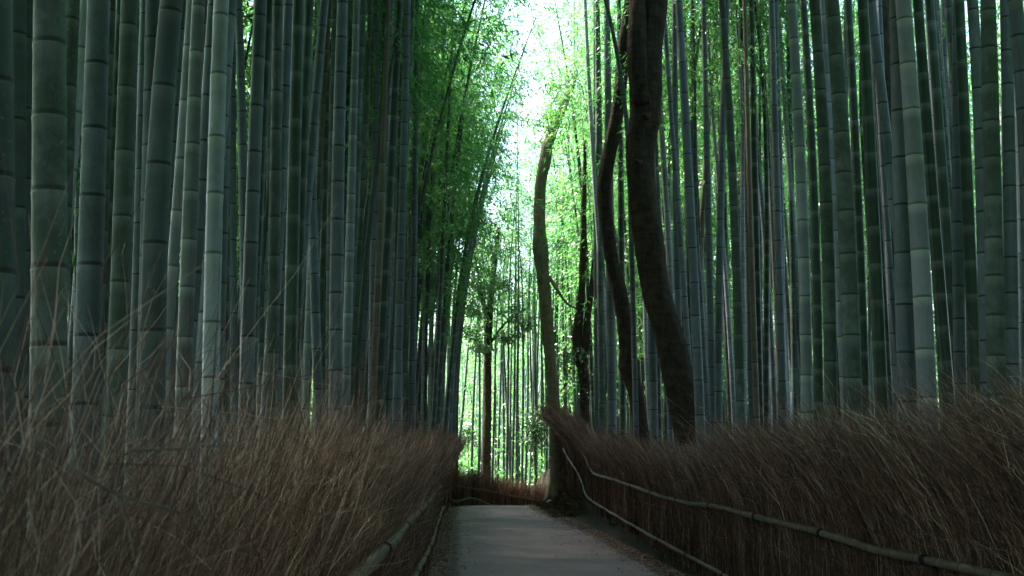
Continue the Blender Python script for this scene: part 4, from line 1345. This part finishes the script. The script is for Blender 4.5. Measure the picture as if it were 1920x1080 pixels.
# ---- far fence round the bend
FU = [(836, 905, 30.2), (854, 912, 31.2), (907, 919, 33.0), (963, 931, 35.0), (1013, 940, 36.5), (1060, 950, 38.0)]
FP = np.array([at(x, y, d) for x, y, d in FU])
FPs, fs = smooth_path(FP, 0.3)
topF = FPs[:, 2] + np.interp(fs, [0, 2, fs[-1]], [0.62, 0.46, 0.52])
lineF = np.stack([FPs[:, 0] - 0.05, FPs[:, 1] + 0.2, FPs[:, 2] - 0.72, topF], -1)
ff = empty('brush_fence', (FPs[8][0], FPs[8][1], FPs[8][2] - 0.72))
tag(ff, 'low distant brush fence crossing behind the crest where the path bends', 'fence')
base = np.array(ff.location)
V, Q, tn = brush_geo(lineF, 1, 9000, lambda y: 0.010 + 0 * y, lambda y: 0.10 + 0 * y, lambda y: 0.05 + 0 * y, 0.70, lambda y: 1 + 0 * y, rgf, twig=1.5)
o = link('brush', mesh_np('brush', V - base, Q, mats=[M['brush']], attr={'tint': tn}, smooth=False), ff); o['kind'] = 'stuff'
rail_part(ff, FPs[3:], 0.035, rgf, ties=False)
rail_part(ff, [at(x, y, d) for x, y, d in [(829, 952, 29.4), (839, 936, 30.2), (857, 941, 30.8), (882, 934, 31.6), (907, 942, 32.4), (940, 955, 33.5)]], 0.03, rgf, ties=False)


# ---- broken twigs lying on the left brush
def twig_thing(label, lines, a=-0.26, r=0.0013):
    P0 = on_line(lines[0][0][0], lines[0][0][1], a)
    root = empty('dry_twig', P0)
    tag(root, label, 'twig', 'loose twigs on the left brush')
    for q, ln in enumerate(lines):
        P, s = smooth_path([on_line(x, y, a + 0.01 * k) for k, (x, y) in enumerate(ln)], 0.02)
        P = P + np.stack([n1d(s, 9, 1.0 + q), n1d(s, 9, 5.0 + q), n1d(s, 9, 7.0 + q)], -1) * 0.006
        V, Q, T = tube(P - P0, np.linspace(r * (1 if q == 0 else 0.7), r * 0.4, len(P)), 7)
        link('stem' if q == 0 else 'side_twig', mesh_np('stem', V, Q, T, [M['twig']]), root)


twig_thing('long pale broken twig lying slantwise across the near left brush', [[(150, 880), (215, 922), (280, 947), (355, 971)], [(210, 920), (240, 990), (252, 1045)]])
twig_thing('thin pale twig lying almost level over the left brush top', [[(250, 845), (300, 845), (360, 838), (425, 820)], [(330, 842), (370, 815)]], -0.28, 0.0011)
twig_thing('short pale twig rising to the right, below the long broken twig', [[(150, 985), (180, 965), (215, 945)], [(180, 965), (200, 970)]], -0.27, 0.0011)

# ------------------------------------------------------------------ leaf litter at the path edges
def litter():
    rg = np.random.default_rng(8)
    n = 15000
    y = rg.uniform(9, 33, n)
    left = rg.random(n) < 0.42
    e = np.abs(rg.normal(0, 0.22, n))
    x = np.where(left, -0.42 + SL * y + e * np.where(rg.random(n) < 0.75, 0.7, 1.6), 2.62 + 0.14 * sstep(26, 14, y) + SL * y - 0.30 * sstep(21, 30, y) - e * np.where(rg.random(n) < 0.8, 0.8, 2.2))
    sp = rg.random(n) < 0.03
    x = np.where(sp, SL * y + rg.uniform(-0.2, 2.5, n), x)
    z = np.maximum(ground_h(x, y), base_h(y)) + 0.010 + rg.uniform(0, 0.02, n)
    z = np.where(sp, z + 0.012, z)
    a = rg.uniform(0, 2 * PI, n)
    d = np.stack([np.cos(a), np.sin(a), rg.normal(0, 0.22, n)], -1)
    N = unit(np.cross(d, np.stack([rg.normal(0, 0.3, n), rg.normal(0, 0.3, n), np.ones(n)], -1)))
    V, Q = leaf_quads(np.stack([x, y, z], -1), unit(d), N, rg.uniform(0.03, 0.085, n), rg.uniform(0.008, 0.022, n))
    t = np.repeat(np.clip(rg.beta(2.5, 2.2, n), 0, 1), 4)
    tag(link('leaf_litter', mesh_np('leaf_litter', V, Q, mats=[M['brush']], attr={'tint': t}, smooth=False)),
        'dry fallen bamboo leaves along both edges of the path', 'leaf litter', kind='stuff')


litter()


def moss_bank():
    rg = np.random.default_rng(18)
    n = 14000
    y = rg.uniform(25.5, 32.5, n)
    x = AR + SL * y + rg.uniform(-0.75, 0.1, n)
    z = ground_h(x, y) + rg.uniform(-0.02, 0.06, n)
    P = np.stack([x, y, z], -1)
    d = unit(rg.normal(0, 0.8, (n, 3)) + np.array([-0.5, -0.5, -0.2]))
    N = unit(np.cross(d, rg.normal(0, 1, (n, 3))))
    V, Q = leaf_quads(P, d, N, rg.uniform(0.05, 0.20, n), rg.uniform(0.012, 0.035, n))
    green = rg.random(n) < sstep(1.2, 0.2, z - 0.0) * 0.22
    tag(link('moss', mesh_np('moss', V, Q, mats=[M['brush'], M['bleaf']], mi=green.astype(int), attr={'tint': np.repeat(rg.uniform(0, 0.45, n), 4)}, smooth=False)),
        'moss, rootlets and dead leaves on the bank under the tall brown trunk', 'moss', kind='stuff')


moss_bank()

# ------------------------------------------------------------------ light, sky, camera
SUN_EL, SUN_AZ = math.radians(57), math.radians(-58)     # azimuth from +Y towards +X (negative = left)
w = bpy.data.worlds.new('World'); S.world = w; w.use_nodes = True
nt = w.node_tree
for n in list(nt.nodes): nt.nodes.remove(n)
sky = nt.nodes.new('ShaderNodeTexSky'); sky.sky_type = 'NISHITA'; sky.sun_disc = False
sky.sun_elevation = SUN_EL; sky.sun_rotation = SUN_AZ
sky.air_density = 1.0; sky.dust_density = 2.0; sky.ozone_density = 1.0
bg = nt.nodes.new('ShaderNodeBackground'); bg.inputs[1].default_value = 0.11
ow = nt.nodes.new('ShaderNodeOutputWorld')
nt.links.new(sky.outputs[0], bg.inputs[0]); nt.links.new(bg.outputs[0], ow.inputs[0])
ld = bpy.data.lights.new('sun', 'SUN'); ld.energy = 5.0; ld.angle = math.radians(10); ld.color = (1.0, 0.94, 0.80)
so = link('sun', ld, None, (0, 0, 40))
dirv = Vector((math.sin(SUN_AZ) * math.cos(SUN_EL), math.cos(SUN_AZ) * math.cos(SUN_EL), math.sin(SUN_EL)))
so.rotation_euler = dirv.to_track_quat('Z', 'Y').to_euler()

cd = bpy.data.cameras.new('camera'); cd.sensor_width = 36; cd.lens = 36 * F / 1920
cd.clip_start = 0.05; cd.clip_end = 2000
cd.dof.use_dof = True; cd.dof.focus_distance = 8.0; cd.dof.aperture_fstop = 14.0
co = link('camera', cd, None, (0, 0, CAMZ), (PI / 2 + PITCH, 0, 0))
S.camera = co
S.view_settings.view_transform = 'Standard'; S.view_settings.look = 'None'
S.view_settings.exposure = 3.15; S.view_settings.gamma = 1.0
cy = S.cycles
cy.max_bounces = 7; cy.diffuse_bounces = 4; cy.glossy_bounces = 2; cy.transmission_bounces = 4; cy.transparent_max_bounces = 4
cy.caustics_reflective = False; cy.caustics_refractive = False
cy.use_denoising = True
try: cy.denoiser = 'OPENIMAGEDENOISE'
except Exception: pass
cy.use_adaptive_sampling = True; cy.adaptive_threshold = 0.015
